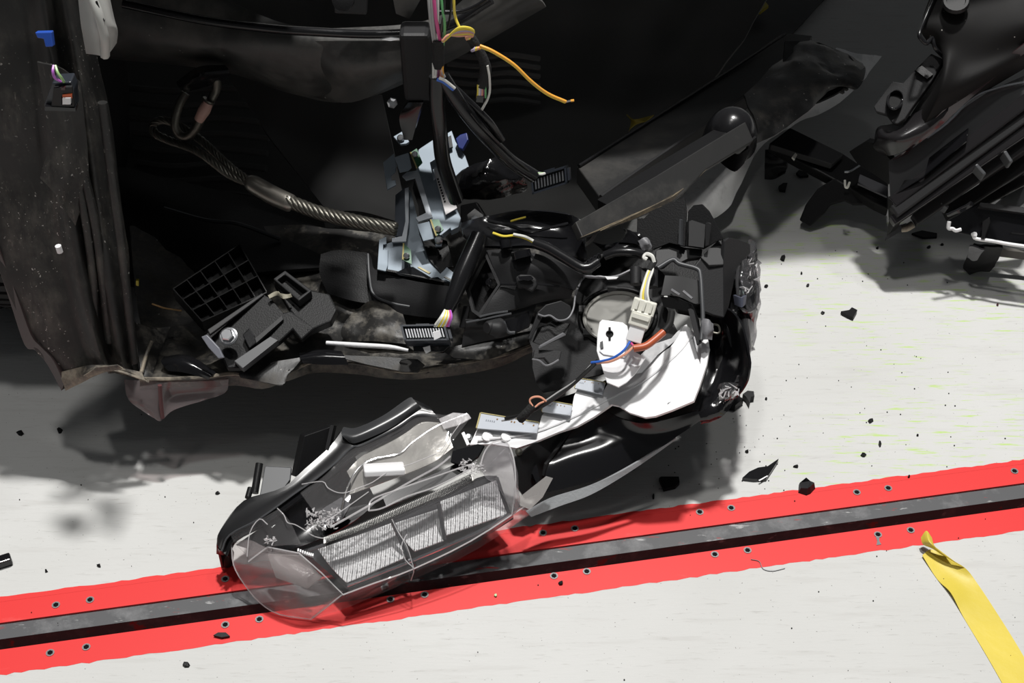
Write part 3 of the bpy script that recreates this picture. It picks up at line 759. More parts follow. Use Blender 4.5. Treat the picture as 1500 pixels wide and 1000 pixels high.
# white keyhole bracket
BPL = ((878, 472, .243), (919, 477, .242), (889, 560, .200))
kh = []
for k in range(24):
    a_ = 2*math.pi*k/24; kh.append((893 + 5.6*math.cos(a_), 489 + 5.4*math.sin(a_)))
bo_ = [(878, 472), (882, 468), (912, 472), (919, 477), (923, 500), (930, 515), (946, 524), (930, 548), (918, 560), (906, 567), (889, 560), (880, 532), (874, 514), (875, 490)]
br = plate('keyhole_bracket', [on_plane(bo_, *BPL), on_plane(kh, *BPL)], .004, K['white'], HL, bevel=.0006)
plate('keyhole_shade', on_plane([(884, 480), (902, 480), (902, 498), (884, 498)], *BPL, -.003), .002, K['strut'], br)  # black plate stands for the shade behind the hole
for s_ in (-1, 1):
    plate('keyhole_slot', on_plane([(891, 489 + s_*4), (895, 489 + s_*4), (894.5, 489 + s_*10), (891.5, 489 + s_*10)], *BPL, .0006), .0008, K['strut'], br)
plate('bracket_step', on_plane([(880, 505), (884, 500), (886, 512), (912, 516), (914, 508), (918, 506), (920, 518), (916, 524), (884, 519), (878, 514)], *BPL, .002), .003, K['white'], br, bevel=.0006)
plate('bracket_clip', on_plane([(879, 501), (883, 499), (884, 509), (880, 510)], *BPL, .004), .003, K['tabgrey'], br)

# --- black front trim below the trough
sheet('front_trim', [[(841, 626, .115), (862, 614, .123), (880, 600, .13), (912, 614, .133), (947, 620, .139), (985, 612, .149), (1022, 601, .16)],
                     [(822, 655, .100), (850, 645, .106), (880, 635, .112), (915, 632, .119), (955, 630, .128), (990, 622, .14), (1024, 607, .155)],
                     [(802, 684, .09), (840, 672, .096), (880, 662, .102), (925, 648, .11), (962, 638, .121), (995, 628, .134), (1026, 612, .15)],
                     [(794, 722, .07), (840, 712, .073), (883, 699, .079), (925, 680, .089), (955, 661, .104), (990, 640, .125), (1026, 616, .145)]], K['gloss'], HL, .003, 5, 5)
sheet('trim_lip', [[(771, 749, .065), (806, 729, .072), (860, 712, .08), (905, 693, .089), (958, 662, .106), (990, 641, .122)],
                   [(778, 757, .058), (820, 741, .064), (864, 725, .072), (910, 699, .083), (958, 667, .102), (990, 644, .119)]], simple('sanded_clear_lip', (.27, .28, .29), .5, bump=.3, bscale=300), HL, .004, 5, 3)
sheet('unseen_light_stop', [[(798, 702, .055), (880, 690, .068), (955, 655, .088), (1020, 612, .12), (1060, 585, .135)], [(800, 640, .075), (880, 620, .09), (950, 590, .115), (1010, 560, .14), (1060, 540, .15)], [(800, 590, .1), (880, 560, .125), (950, 520, .15), (1010, 495, .165), (1060, 480, .175)]], K['strut'], HL, .003, 4, 4)  # unseen sheet added to keep light from leaking onto the floor
plate('dark_recess', [(752, 672, .105), (780, 652, .112), (842, 626, .118), (806, 690, .075), (792, 722, .058), (770, 730, .06), (757, 712, .085)], .004, K['black'], HL)
plate('recess_fin', [(780, 694, .09), (786, 680, .094), (792, 704, .078), (788, 712, .076)], .003, K['gloss'], HL)
plate('recess_fin', [(840, 626, .121), (800, 680, .09), (797, 697, .085), (803, 680, .088)], .004, K['black_soft'], HL)
lathe('screw', P(760, 662, .112), (0, -.6, 1), [(.005, 0), (.005, .003), (.003, .004)], K['dark_steel'], HL, 10)
# --- black shell at the right-hand end
sheet('side_shell', [[(1036, 470, .205), (1060, 452, .225), (1083, 470, .235), (1094, 510, .215)],
                     [(1040, 510, .165), (1062, 500, .17), (1084, 515, .2), (1097, 545, .19)],
                     [(1035, 545, .15), (1055, 545, .15), (1076, 550, .17), (1086, 572, .165)],
                     [(1024, 580, .14), (1040, 578, .14), (1055, 578, .15), (1066, 592, .15)],
                     [(1012, 606, .14), (1026, 604, .14), (1040, 602, .145), (1052, 606, .145)]], K['gloss'], HL, .003, 5, 5, amp=.002, freq=40)
sheet('shell_edge', [[(1012, 606, .15), (1032, 600, .155), (1054, 578, .165), (1062, 560, .175)], [(1024, 614, .145), (1044, 606, .15), (1062, 590, .16), (1080, 566, .17)], [(1026, 620, .135), (1048, 612, .14), (1068, 598, .15), (1092, 560, .165)]], K['gloss_bump'], HL, .003, 5, 4, amp=.004, freq=45)
# crumpled clear lens at the end
K['crumple'] = clear('crumpled_clear_lens', (.6, .59, .6), 2.1, .06, haze=.04, hazecol=(.5, .5, .52))
sheet('end_shell', [[(1062, 372, .235), (1086, 366, .24), (1106, 380, .23)], [(1060, 420, .225), (1086, 420, .228), (1109, 428, .215)], [(1060, 465, .205), (1088, 464, .208), (1105, 466, .198)], [(1070, 508, .18), (1090, 506, .182), (1099, 505, .178)]], K['gloss_bump'], HL, .003, 5, 5, amp=.004, freq=50)
sheet('crumpled_lens', [[(1084, 368, .25), (1096, 350, .255), (1108, 356, .25), (1112, 384, .24)],
                        [(1082, 388, .25), (1090, 384, .262), (1104, 384, .25), (1113, 404, .232)],
                        [(1078, 408, .25), (1086, 410, .258), (1100, 408, .252), (1114, 430, .222)],
                        [(1086, 448, .232), (1094, 452, .238), (1104, 452, .232), (1112, 458, .212)],
                        [(1090, 470, .21), (1098, 474, .215), (1103, 482, .21), (1106, 500, .195)],
                        [(1092, 506, .19), (1096, 512, .195), (1102, 512, .19), (1098, 516, .185)]], K['crumple'], HL, .0025, 5, 5, amp=.006, freq=60)
sheet('crumpled_lens', [[(1082, 470, .225), (1092, 466, .23), (1102, 470, .22)], [(1084, 510, .2), (1094, 505, .205), (1104, 500, .2)], [(1088, 545, .18), (1094, 535, .185), (1098, 515, .19)], [(1076, 560, .17), (1086, 556, .172), (1092, 540, .178)]], K['crumple'], HL, .0025, 5, 4, amp=.005, freq=60, seed=3)
sheet('crumpled_lens', [[(1054, 562, .175), (1068, 558, .182), (1084, 562, .175)], [(1052, 580, .16), (1066, 578, .175), (1080, 572, .168)], [(1054, 604, .145), (1062, 590, .16), (1070, 586, .155)]], K['crumple'], HL, .0025, 5, 4, amp=.006, freq=70, seed=8)
splinters('lens_splinters', 1098, 400, .248, 9, 28, 34, 7, .007)
splinters('lens_splinters', 1066, 572, .172, 12, 9, 20, 8, .006)
tube('lens_fold', [(1085, 375, .258), (1081, 396, .26), (1080, 420, .255), (1084, 446, .245), (1092, 456, .24), (1104, 452, .236), (1110, 436, .24), (1108, 410, .248), (1102, 388, .256)], .0022, K['crumple'], HL, 6, 4)
plate('dark_pocket', [(1082, 418, .25), (1094, 414, .252), (1104, 424, .244), (1106, 440, .236), (1100, 452, .232), (1088, 452, .235), (1081, 440, .242)], .004, K['gloss'], HL)
sheet('blue_grey_tube', [[(1074, 432, .25), (1086, 436, .255), (1094, 432, .252)], [(1076, 446, .24), (1086, 450, .246), (1092, 446, .244)]], simple('blue_grey_plastic', (.06, .065, .09), .35), HL, .004, 5, 4)
plate('pale_splinter', [(1053, 580, .166), (1058, 582, .166), (1063, 588, .16), (1055, 607, .14)], .002, simple('pale_grey_chip', (.55, .54, .53), .4), HL)

# --- rear housing with round bulb cover
hp = [(854, 405, .262), (872, 406, .265), (891, 408, .268), (912, 402, .27), (928, 393, .272), (963, 392, .276), (975, 404, .27), (972, 440, .262), (985, 470, .245), (1000, 500, .225), (975, 512, .215), (940, 525, .205), (880, 548, .2), (846, 556, .198), (836, 566, .196), (795, 574, .192), (785, 559, .198), (780, 538, .208), (780, 511, .22), (774, 496, .226), (782, 470, .235), (800, 474, .236), (836, 458, .245), (842, 442, .25), (846, 422, .256)]
HPL = ((854, 405, .238), (975, 404, .246), (800, 570, .150))
plate('rear_housing', on_plane(hp, *HPL), .006, K['black_soft'], HL)
def zdisc(px, py): return .2545 + (452 - py)*.00062
ce = (905, 464); rx, ry = 50, 37
def ell(k, n, f, tilt=-.06):
    a = 2*math.pi*k/n; x = rx*f*math.cos(a); y = ry*f*math.sin(a)
    return (ce[0] + x*math.cos(tilt) - y*math.sin(tilt), ce[1] + x*math.sin(tilt) + y*math.cos(tilt))
dm = MB(); nn = 40; rings = [(1.03, -.004), (1.03, .003), (.98, .0045), (.94, .004), (.90, .001), (.5, .0), (.12, .0)]
vs, fs = [], []
for f, dz in rings:
    for k in range(nn):
        x, y = ell(k, nn, f); vs.append(on_plane([(x, y)], *HPL, .006 + dz)[0])
for i in range(len(rings)-1):
    for k in range(nn): fs.append((i*nn+k, i*nn+(k+1) % nn, (i+1)*nn+(k+1) % nn, (i+1)*nn+k))
fs.append(tuple((len(rings)-1)*nn + k for k in range(nn)))
dc = mesh_obj('bulb_cover', vs, fs, K['disc'], HL, True, 'round grey bulb cover', 40)
for ang in (3.5, 4.6, 2.6):
    k = ang/(2*math.pi)*40; x, y = ell(k, 40, 1.06)
    m = MB(); m.add(*cbox_geo(on_plane([(x, y)], *HPL, .007)[0], (.012, 0, 0), (0, .008, .004), (0, 0, .004))); m.build('cover_lug', K['black'], dc)
# collar round the cover
cm = MB(); q = [on_plane([ell(k, 40, 1.12)], *HPL, .002)[0] for k in range(41)]
cm.add(*tube_geo(q, .003, 6, 1, False)); cm.build('cover_collar', K['black'], HL, True)
# wing on the left of the housing
plate('housing_wing', [(788, 457, .262), (800, 446, .268), (822, 440, .268), (836, 448, .262), (838, 458, .256), (830, 468, .25), (815, 472, .25), (805, 462, .256), (796, 462, .256), (778, 497, .24), (774, 496, .24)], .005, K['black_soft'], HL, bevel=.001)
tube('torn_edge', [(788, 460, .262), (797, 463, .26), (806, 462, .26), (818, 469, .258), (832, 466, .256), (840, 452, .26), (843, 432, .262), (850, 414, .252), (856, 406, .25)], .0012, K['grey_plastic'], HL, 6, 4)
plate('wing_step', [(781, 525, .22), (797, 524, .224), (806, 534, .216), (820, 526, .216), (823, 514, .222), (800, 512, .228), (783, 512, .226)], .006, K['black_soft'], HL, bevel=.001)
tube('torn_edge', [(780, 526, .221), (790, 528, .223), (799, 535, .218), (808, 533, .218), (818, 527, .218)], .0013, K['grey_plastic'], HL, 6, 3)
plate('wing_rib', [(790, 510, .232), (792, 507, .235), (826, 488, .245), (829, 490, .244)], .006, K['grey_plastic'], HL)
plate('wing_pocket', [(788, 480, .24), (810, 470, .246), (835, 474, .244), (828, 492, .236), (795, 506, .228), (780, 500, .23)], .003, K['black'], HL)

# --- moulded block on the right of the housing
c7 = lambda x, y, z: (840 + x/4.545, 280 + y/4.545, z)
plate('block_front', [c7(850, 440, .285), c7(905, 495, .276), c7(1000, 490, .275), c7(1003, 840, .232), c7(935, 825, .236), c7(872, 800, .24), c7(860, 640, .258), c7(848, 525, .274), c7(800, 505, .278)], .008, K['black_soft'], HL, bevel=.0015)
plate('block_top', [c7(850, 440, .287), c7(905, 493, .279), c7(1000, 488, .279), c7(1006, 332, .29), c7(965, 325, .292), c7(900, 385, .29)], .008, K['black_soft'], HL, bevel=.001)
K['block_lit'] = simple('lit_block_plastic', (0.032, 0.032, 0.033), 0.6)  # paler copy of the black plastic for faces that catch light
LAST[0].data.materials[0] = K['block_lit']
plate('block_side', [c7(1000, 488, .277), c7(1008, 330, .292), c7(1038, 308, .296), c7(1100, 320, .29), c7(1178, 352, .28), c7(1180, 412, .272), c7(1120, 470, .262), c7(1080, 535, .252), c7(1060, 650, .24), c7(1035, 770, .23), c7(1003, 842, .226)], .006, K['black_soft'], HL, bevel=.001)
plate('block_shelf', [c7(620, 345, .285), c7(660, 340, .288), c7(740, 372, .286), c7(860, 382, .288), c7(850, 438, .281), c7(760, 450, .28), c7(700, 480, .277), c7(660, 450, .279), c7(600, 500, .276), c7(540, 505, .276), c7(545, 400, .282)], .008, K['black_soft'], HL, bevel=.0015)
sheet('recess_wall', [[c7(610, 560, .27), c7(720, 568, .27), c7(826, 592, .268), c7(846, 600, .268)], [c7(585, 690, .255), c7(700, 700, .252), c7(800, 745, .248), c7(845, 745, .25)]], K['block_lit'], HL, .004, 4, 4)
plate('recess_floor', [c7(582, 705, .254), c7(690, 710, .25), c7(790, 755, .246), c7(835, 860, .235), c7(850, 960, .225), c7(760, 800, .235), c7(600, 770, .24)], .003, K['black'], HL)
tube('recess_frame', [c7(560, 512, .279), c7(660, 455, .283), c7(705, 483, .281), c7(820, 515, .28), c7(845, 560, .276), c7(855, 700, .262), c7(862, 860, .245), c7(850, 990, .232)], .003, K['tabgrey'], HL, 8, 4)
plate('recess_strut', [c7(760, 770, .245), c7(800, 790, .245), c7(850, 1000, .23), c7(820, 1020, .226)], .004, K['black_soft'], HL)
for a, b in (((650, 655), (705, 690)), ((730, 665), (790, 715))):
    tube('rub_mark', [c7(*a, .262), c7(*b, .258)], .002, K['grey_plastic'], HL, 6)
plate('back_panel', [c7(425, 180, .31), c7(470, 180, .312), c7(520, 130, .315), c7(740, 40, .33), c7(752, 130, .325), c7(742, 365, .295), c7(640, 342, .29), c7(530, 385, .285), c7(420, 330, .285)], .005, K['black'], HL)
plate('back_tab', [c7(765, 130, .325), c7(800, 92, .33), c7(860, 85, .332), c7(905, 130, .328), c7(950, 210, .318), c7(1000, 320, .3), c7(965, 328, .298), c7(870, 385, .29), c7(745, 366, .292)], .005, K['black'], HL, bevel=.001)
plate('tab_panel', [c7(770, 200, .322), c7(790, 192, .324), c7(880, 222, .322), c7(868, 375, .298), c7(766, 362, .3)], .004, K['block_lit'], HL)
plate('tab_rib', [c7(880, 212, .326), c7(905, 208, .328), c7(918, 215, .326), c7(902, 360, .303), c7(876, 370, .301)], .006, K['black_soft'], HL, bevel=.001)
plate('tab_rib', [c7(705, 185, .325), c7(716, 190, .325), c7(718, 360, .3), c7(698, 350, .3)], .006, K['tabgrey'], HL)
for (x, y, q) in ((890, 870, .237), (900, 940, .23)):
    pass
sheet('torn_grey_lug', [[c7(860, 850, .246), c7(900, 855, .25), c7(935, 880, .244)], [c7(852, 920, .24), c7(895, 935, .244), c7(935, 930, .238)], [c7(850, 985, .232), c7(890, 985, .236), c7(925, 990, .23)]], K['grey_plastic'], HL, .004, 4, 4, amp=.003, freq=70)
tube('hook_wire', [c7(935, 885, .24), c7(965, 895, .242), c7(975, 930, .238), c7(960, 945, .236), c7(930, 940, .236)], .0013, K['dark_steel'], HL, 6)

plate('housing_backing', [c7(420, 360, .24), c7(740, 330, .24), c7(1000, 330, .24), c7(1060, 600, .2), c7(1000, 860, .19), c7(700, 800, .2), c7(560, 560, .23), c7(100, 600, .22), c7(180, 420, .235)], .006, K['black'], HL)
# --- torn black bits and wires at the top of the housing
sheet('torn_bracket', [[c7(130, 340, .285), c7(210, 350, .288), c7(330, 330, .292), c7(420, 300, .296)], [c7(180, 385, .28), c7(240, 380, .288), c7(350, 370, .292), c7(460, 350, .29)], [c7(210, 415, .276), c7(260, 410, .28), c7(360, 400, .284), c7(470, 390, .284)]], K['gloss'], HL, .003, 5, 4, amp=.004, freq=45)
sheet('torn_bracket', [[c7(330, 255, .31), c7(380, 260, .31), c7(440, 310, .305)], [c7(345, 300, .3), c7(410, 300, .305), c7(470, 350, .298)], [c7(300, 340, .292), c7(420, 350, .296), c7(480, 400, .288)]], K['gloss'], HL, .003, 5, 4, amp=.004, freq=50)
sheet('torn_tip', [[c7(430, 330, .303), c7(480, 310, .305), c7(510, 325, .303)], [c7(445, 360, .298), c7(490, 350, .302), c7(525, 360, .299)], [c7(460, 395, .292), c7(490, 390, .294), c7(520, 385, .294)]], K['grey_plastic'], HL, .004, 4, 4, amp=.003, freq=80)
tube('corrugated_hose', [c7(205, 430, .288), c7(280, 405, .294), c7(380, 405, .296), c7(470, 425, .292)], .006, K['conduit'], HL, 10, 5)
ringm = MB()
for k in range(4):
    ringm.add(*tube_geo([P(*c7(95 + 24*k + 11*math.cos(a), 480 - 14*k + 22*math.sin(a), .285)) for a in [i*math.pi/5 for i in range(11)]], .0014, 5, 1, False))
ringm.build('spring_clip', K['conduit'], HL, True)
sheet('bright_tear', [[c7(60, 560, .273), c7(140, 570, .276), c7(220, 575, .277), c7(300, 560, .278), c7(400, 520, .281)], [c7(62, 572, .27), c7(140, 580, .272), c7(222, 585, .274), c7(296, 572, .275), c7(396, 530, .278)]], K['grey_plastic'], HL, .002, 4, 2, amp=.002, freq=60)
plate('bright_tear', [c7(208, 565, .28), c7(230, 568, .28), c7(300, 568, .282), c7(285, 582, .28), c7(225, 586, .278)], .002, K['white_rough'], HL)
for (x, y, r) in ((415, 580, 26), (525, 600, 22)):
    tube('moulded_boss', [c7(x, y - 70, .284), c7(x, y + 40, .272)], .0075, K['black_soft'], HL, 12, 3)

# --- cream plug with its wires
pt, pb = P(946, 440, .285), P(928, 499, .243)
ax = (pb - pt); L0 = ax.length; ax.normalize(); nr_ = (C0 - (pt + pb)/2).normalized(); sd = ax.cross(nr_).normalized(); nr_ = sd.cross(ax)
if nr_.dot(C0 - pt) < 0: nr_ = -nr_
pg = MB()
pg.add(*cbox_geo(pt + ax*L0*.16, ax*L0*.34, sd*.030, nr_*.016)); plug = pg.build('plug', K['cream'], HL, label='cream nylon wire plug'); bev(plug, .0015)
pg = MB(); pg.add(*cbox_geo(pt + ax*L0*.46, ax*L0*.36, sd*.026, nr_*.019)); bev(pg.build('plug_body', K['cream'], plug), .0015)
pg = MB(); pg.add(*cbox_geo(pt + ax*L0*.82, ax*L0*.40, sd*.020, nr_*.015)); bev(pg.build('plug_tail', K['white'], plug), .0012)
pg = MB()
for k in (-1, 0, 1): pg.add(*cbox_geo(pt + ax*L0*.14 + sd*.009*k + nr_*.009, ax*L0*.22, sd*.003, nr_*.003))
pg.add(*cbox_geo(pt + ax*L0*.40 + nr_*.0105, ax*L0*.10, sd*.022, nr_*.003)); pg.build('plug_rib', K['cream'], plug)
W0 = (944, 444, .288)
for k, (nm, dx) in enumerate((('w_yellow', 0), ('w_white', -4), ('w_grey', 4), ('w_white', 9))):
    tube('wire', [(943 + dx, 446, .284), (942 + dx*.7, 430, .293), (946 + dx*.5, 412, .300), (951 + dx*.5, 398, .304), (955 + dx*.2, 388, .306)], .0017, K[nm], HL, 6)
tube('wire_sleeve', [(951, 396, .304), (955, 388, .307), (958, 382, .308), (952, 376, .31), (944, 377, .309)], .0042, K['tape'], HL, 8)
tube('wire', [(958, 384, .31), (955, 375, .316), (947, 372, .316), (943, 377, .313), (948, 380, .312)], .0026, K['w_white'], HL, 6)
tube('wire', [(923, 500, .246), (914, 513, .24), (898, 524, .23), (880, 529, .222), (866, 531, .216)], .0016, K['w_blue'], HL, 6)
tube('wire', [(930, 506, .243), (915, 519, .237), (895, 529, .227), (880, 531, .22), (866, 532, .214)], .0016, K['w_salmon'], HL, 6)
tube('wire', [(924, 502, .245), (928, 506, .243), (935, 508, .243)], .0016, K['w_pink'], HL, 6)
tube('heat_shrink', [(928, 510, .243), (945, 507, .245), (958, 498, .248), (972, 486, .252)], .0048, K['w_rust'], HL, 8, label='rust red heat-shrink sleeve')
tube('wire', [(972, 486, .252), (981, 474, .252), (984, 458, .25)], .0046, K['w_black'], HL, 8)
tube('wire', [(876, 528, .218), (855, 548, .208), (830, 570, .195), (795, 594, .18), (765, 607, .165), (740, 613, .155)], .0026, K['w_black'], HL, 6)
tube('wire', [(868, 532, .214), (845, 556, .204), (818, 574, .192), (785, 596, .178), (755, 612, .16), (735, 616, .15)], .0012, K['w_grey'], HL, 6)
tube('wire_sleeve', [(781, 594, .18), (770, 606, .17), (762, 614, .16)], .006, K['tape'], HL, 8)
tube('wire', [(780, 595, .181), (776, 587, .186), (780, 582, .19), (790, 581, .19), (798, 586, .186), (803, 592, .18)], .0014, K['w_salmon'], HL, 6)
tube('wire', [(784, 596, .181), (790, 591, .184), (797, 588, .186)], .0012, K['w_salmon'], HL, 6)
# ================================================================ CRASHED CAR
CAR = empty('crashed_car', Vector((-0.3, 2.1, 0.0)), 'torn open black front end of a crashed car with hanging undertray', 'car')
# --- wheel arch liner hanging at the left (near-vertical, ribbed)
def lin_row(y, xs, Y, rib):
    return [PY(x, y, Y + r) for x, r in zip(xs, rib)]
rib = [.0, -.003, -.006, -.004, -.002, -.012, .006, -.006, .010, .03]
rows = []
for (y, x0, x1, Y) in ((-125, -46, 100, 1.49), (-30, -40, 118, 1.47), (60, -38, 138, 1.455), (150, -36, 156, 1.44), (250, -30, 172, 1.425), (330, -18, 182, 1.41), (400, 2, 190, 1.395), (470, 30, 197, 1.38), (520, 58, 202, 1.37), (545, 88, 206, 1.362)):
    w_ = [0, .12, .27, .42, .5, .62, .72, .82, .92, 1]
    rows.append(lin_row(y, [x0 + (x1 - x0)*t for t in w_], Y, rib))
sheet('wheel_arch_liner', rows, K['dusty_v'], CAR, .004, 4, 5, amp=.003, freq=14, angle=70)
# bottom frill of the liner
sheet('liner_hem', [[PY(86, 545, 1.36), PY(130, 535, 1.355), PY(165, 536, 1.355), PY(208, 545, 1.36)], [PY(92, 562, 1.35), PY(132, 545, 1.345), PY(162, 541, 1.345), PY(212, 556, 1.35)], [PY(96, 573, 1.352), PY(140, 550, 1.345), PY(168, 544, 1.345), PY(218, 560, 1.35)]], K['tan_dust'], CAR, .004, 6, 4, amp=.002, freq=30)
plate('mud_patch', [PY(122, 551, 1.342), PY(142, 538, 1.342), PY(172, 535, 1.342), PY(180, 540, 1.342), PY(150, 546, 1.342), PY(130, 553, 1.342)], .002, K['tan_dust'], CAR)
# brown painted edge along its left side
sheet('liner_edge', [[PY(-14, 340, 1.40), PY(6, 385, 1.395), PY(24, 432, 1.385), PY(45, 490, 1.372), PY(60, 508, 1.368), PY(78, 528, 1.362), PY(94, 562, 1.352)],
                     [PY(-26, 350, 1.405), PY(-4, 390, 1.40), PY(14, 440, 1.39), PY(36, 505, 1.376), PY(52, 513, 1.372), PY(70, 535, 1.366), PY(90, 572, 1.354)]], simple('brown_red_edge', (.052, .036, .036), .5, var=.3), CAR, .006, 4, 3)
# crease lines on the liner
for pts in ([(122, 250), (140, 330), (152, 420), (160, 500)], [(150, 150), (164, 260), (178, 360), (190, 470), (196, 530)], [(96, 190), (122, 300), (136, 400), (140, 480), (150, 530)]):
    tube('liner_bead', [PY(x, y, 1.43 - .075*(y + 30)/575 - .016 + .035) for x, y in pts], .006, K['dusty_v'], CAR, 8, 5)
sheet('liner_flap', [[PY(55, 90, 1.41), PY(90, 100, 1.41), PY(118, 120, 1.42)], [PY(70, 200, 1.40), PY(96, 230, 1.395), PY(130, 260, 1.41)], [PY(60, 260, 1.395), PY(82, 285, 1.385), PY(110, 330, 1.40)]], K['dusty_v'], CAR, .003, 5, 5, amp=.004, freq=25)
tube('paint_blob', [PY(85, 360, 1.386), PY(88, 369, 1.386)], .004, K['white'], CAR, 8)
# --- tyre at the far left
WH = bpy.data.objects.new('wheel', None); COL.objects.link(WH); WH.parent = CAR; WH.location = Vector((-.755, 1.82, .325)) - wloc(CAR)
tc_ = Vector((-.755, 1.82, .325))
ty = MB(); prof = [(.20, -.105), (.27, -.115), (.312, -.105), (.325, -.085), (.328, 0), (.325, .085), (.312, .105), (.27, .115), (.20, .105)]
ty.add(*lathe_geo(tc_, (1, 0, 0), prof, 56)); ty.build('tyre', K['rubber'], WH, True, None, 40)
tb = MB()
for k in range(70):
    a = 2*math.pi*k/70
    for s in (-1, 1):
        rad = Vector((0, math.cos(a), math.sin(a))); tan = Vector((0, -math.sin(a), math.cos(a)))
        c = tc_ + rad*.328 + Vector((s*.052, 0, 0)); sk = (Vector((.075, 0, 0)) + tan*.012*s)
        tb.add(*cbox_geo(c, sk, tan*.019, rad*.012))
o = tb.build('tread', K['rubber'], WH); o['kind'] = 'stuff'
# --- undertray with torn front lip; hidden right end extended to block light
fr = [(205, 556, .15), (250, 556, .15), (300, 553, .152), (345, 548, .153), (385, 556, .152), (425, 545, .154), (460, 530, .156), (520, 532, .157), (590, 545, .156), (640, 540, .157), (700, 528, .158), (745, 518, .16), (785, 503, .165), (850, 485, .165)]
md = [(215, 520, .145), (262, 512, .14), (310, 505, .14), (352, 502, .142), (392, 503, .148), (432, 500, .15), (470, 498, .152), (525, 500, .152), (585, 505, .152), (640, 500, .152), (690, 498, .152), (735, 495, .155), (770, 488, .16), (845, 460, .165)]
bk = [(200, 440, .15), (262, 430, .14), (310, 425, .14), (360, 420, .145), (400, 418, .15), (445, 416, .155), (490, 420, .16), (535, 425, .16), (590, 425, .16), (640, 425, .16), (690, 425, .16), (735, 425, .165), (770, 430, .17), (845, 410, .17)]
fb = [(190, 330, .16), (262, 330, .15), (310, 330, .15), (360, 330, .15), (400, 330, .155), (445, 330, .16), (490, 335, .165), (535, 340, .165), (590, 340, .165), (640, 340, .165), (690, 340, .17), (735, 340, .17), (770, 345, .175), (840, 345, .175)]
sheet('undertray', [fb, bk, md, fr], K['dusty'], CAR, .004, 4, 6, amp=.004, freq=22, angle=70)
K['tray_dust'] = dusty('mud_dusted_undertray', (.017, .0165, .016), (.15, .135, .11), .48, .76, 30, .32, .85, stretch=(1, 1, 1), specks=.78)
LAST[0].data.materials[0] = K['tray_dust']
lip1 = [(x, y + 4, z - .004) for x, y, z in fr]; lip2 = [(x, y + 14 - 3*math.sin(i*1.7), z - .016) for i, (x, y, z) in enumerate(fr)]
K['lip'] = dusty('dusty_lit_tray_lip', (.03, .029, .027), (.24, .215, .175), .42, .68, 30, .35, .85)  # dust made paler here, standing in for stronger light on the lip
sheet('undertray_lip', [fr, lip1, lip2], K['lip'], CAR, .004, 4, 3, amp=.0015, freq=40)
tube('lip_bead', [(x, y - 1, z + .001) for x, y, z in fr[:13]], .0028, K['tan_dust'], CAR, 6, 4)
# folded front edge details
sheet('torn_corner', [[(352, 540, .162), (385, 532, .166), (430, 525, .168), (445, 522, .168)], [(350, 548, .158), (385, 549, .16), (418, 545, .162), (430, 540, .164)], [(352, 553, .154), (384, 559, .155), (414, 563, .155), (422, 548, .158)]], K['dusty'], CAR, .004, 5, 4)
sheet('edge_roll', [[(438, 517, .168), (470, 512, .17), (500, 514, .17)], [(440, 524, .172), (470, 520, .176), (505, 522, .174)], [(444, 532, .166), (475, 534, .166), (510, 534, .166)]], K['gloss'], CAR, .004, 5, 5)
ov = [(594 + 9*math.cos(a), 531 + 5*math.sin(a), .167) for a in [2*math.pi*k/14 for k in range(14)]]
plate('fixing_tab', [[(500, 520, .172), (560, 522, .172), (612, 526, .17), (622, 534, .167), (612, 545, .162), (590, 544, .162), (540, 534, .166), (500, 524, .17)], ov], .003, K['dusty'], CAR, bevel=.001)
tube('ridge_glint', [(478, 502, .176), (520, 505, .177), (570, 508, .177), (598, 513, .176)], [.0028, .0034, .0032, .002], K['steel'], CAR, 8)  # pale tube stands in for a reflection along the tray ridge
LAST[0].data.materials[0] = K['white_rough']
sheet('tray_gusset', [[(520, 450, .18), (550, 440, .185), (590, 460, .18)], [(500, 485, .17), (550, 480, .182), (600, 490, .172)], [(505, 500, .162), (555, 500, .172), (610, 505, .166)]], K['tray_dust'], CAR, .004, 5, 5, amp=.006, freq=35)
sheet('bright_tear', [[(640, 512, .178), (700, 500, .182), (745, 490, .186), (780, 484, .186)], [(655, 518, .174), (705, 514, .176), (750, 502, .18), (782, 494, .182)], [(665, 524, .17), (715, 526, .168), (750, 512, .174), (784, 500, .178)]], K['tray_dust'], CAR, .003, 5, 4)
sheet('bullet_bump', [[(240, 522, .156), (275, 520, .158), (318, 545, .156)], [(236, 530, .16), (270, 528, .17), (310, 550, .158)], [(246, 543, .154), (272, 546, .158), (305, 556, .152)]], K['gloss'], CAR, .004, 6, 5)
sheet('dusty_wall', [[(196, 470, .19), (220, 480, .17), (250, 478, .16)], [(203, 520, .165), (215, 520, .16), (232, 522, .15)], [(208, 552, .152), (214, 554, .151), (222, 556, .15)]], K['tan_dust'], CAR, .003, 5, 5, amp=.003, freq=30)
LAST[0].data.materials[0] = K['tray_dust']
tube('pale_edge', [(207, 545, .16), (214, 520, .168), (222, 500, .172)], .0025, K['tan_dust'], CAR, 6)
# --- smoked red shard hanging below
sheet('smoked_corner', [[(182, 556, .148), (205, 557, .148), (235, 560, .148), (262, 560, .148), (335, 556, .148)], [(188, 585, .125), (212, 590, .125), (235, 592, .12), (262, 578, .125), (330, 575, .13)], [(215, 606, .108), (225, 612, .104), (236, 616, .1), (255, 600, .11), (300, 586, .12)]], K['smoked'], CAR, .003, 5, 4)
K['smoked_red'] = clear('smoked_red_plastic', (.86, .8, .8), 1.5, .15, haze=.16, hazecol=(.42, .37, .37)); LAST[0].data.materials[0] = K['smoked_red']
tube('corner_edge', [(234, 564, .15), (236, 592, .122), (238, 612, .102)], .003, simple('dull_red_edge', (.09, .03, .032), .5), CAR, 6)

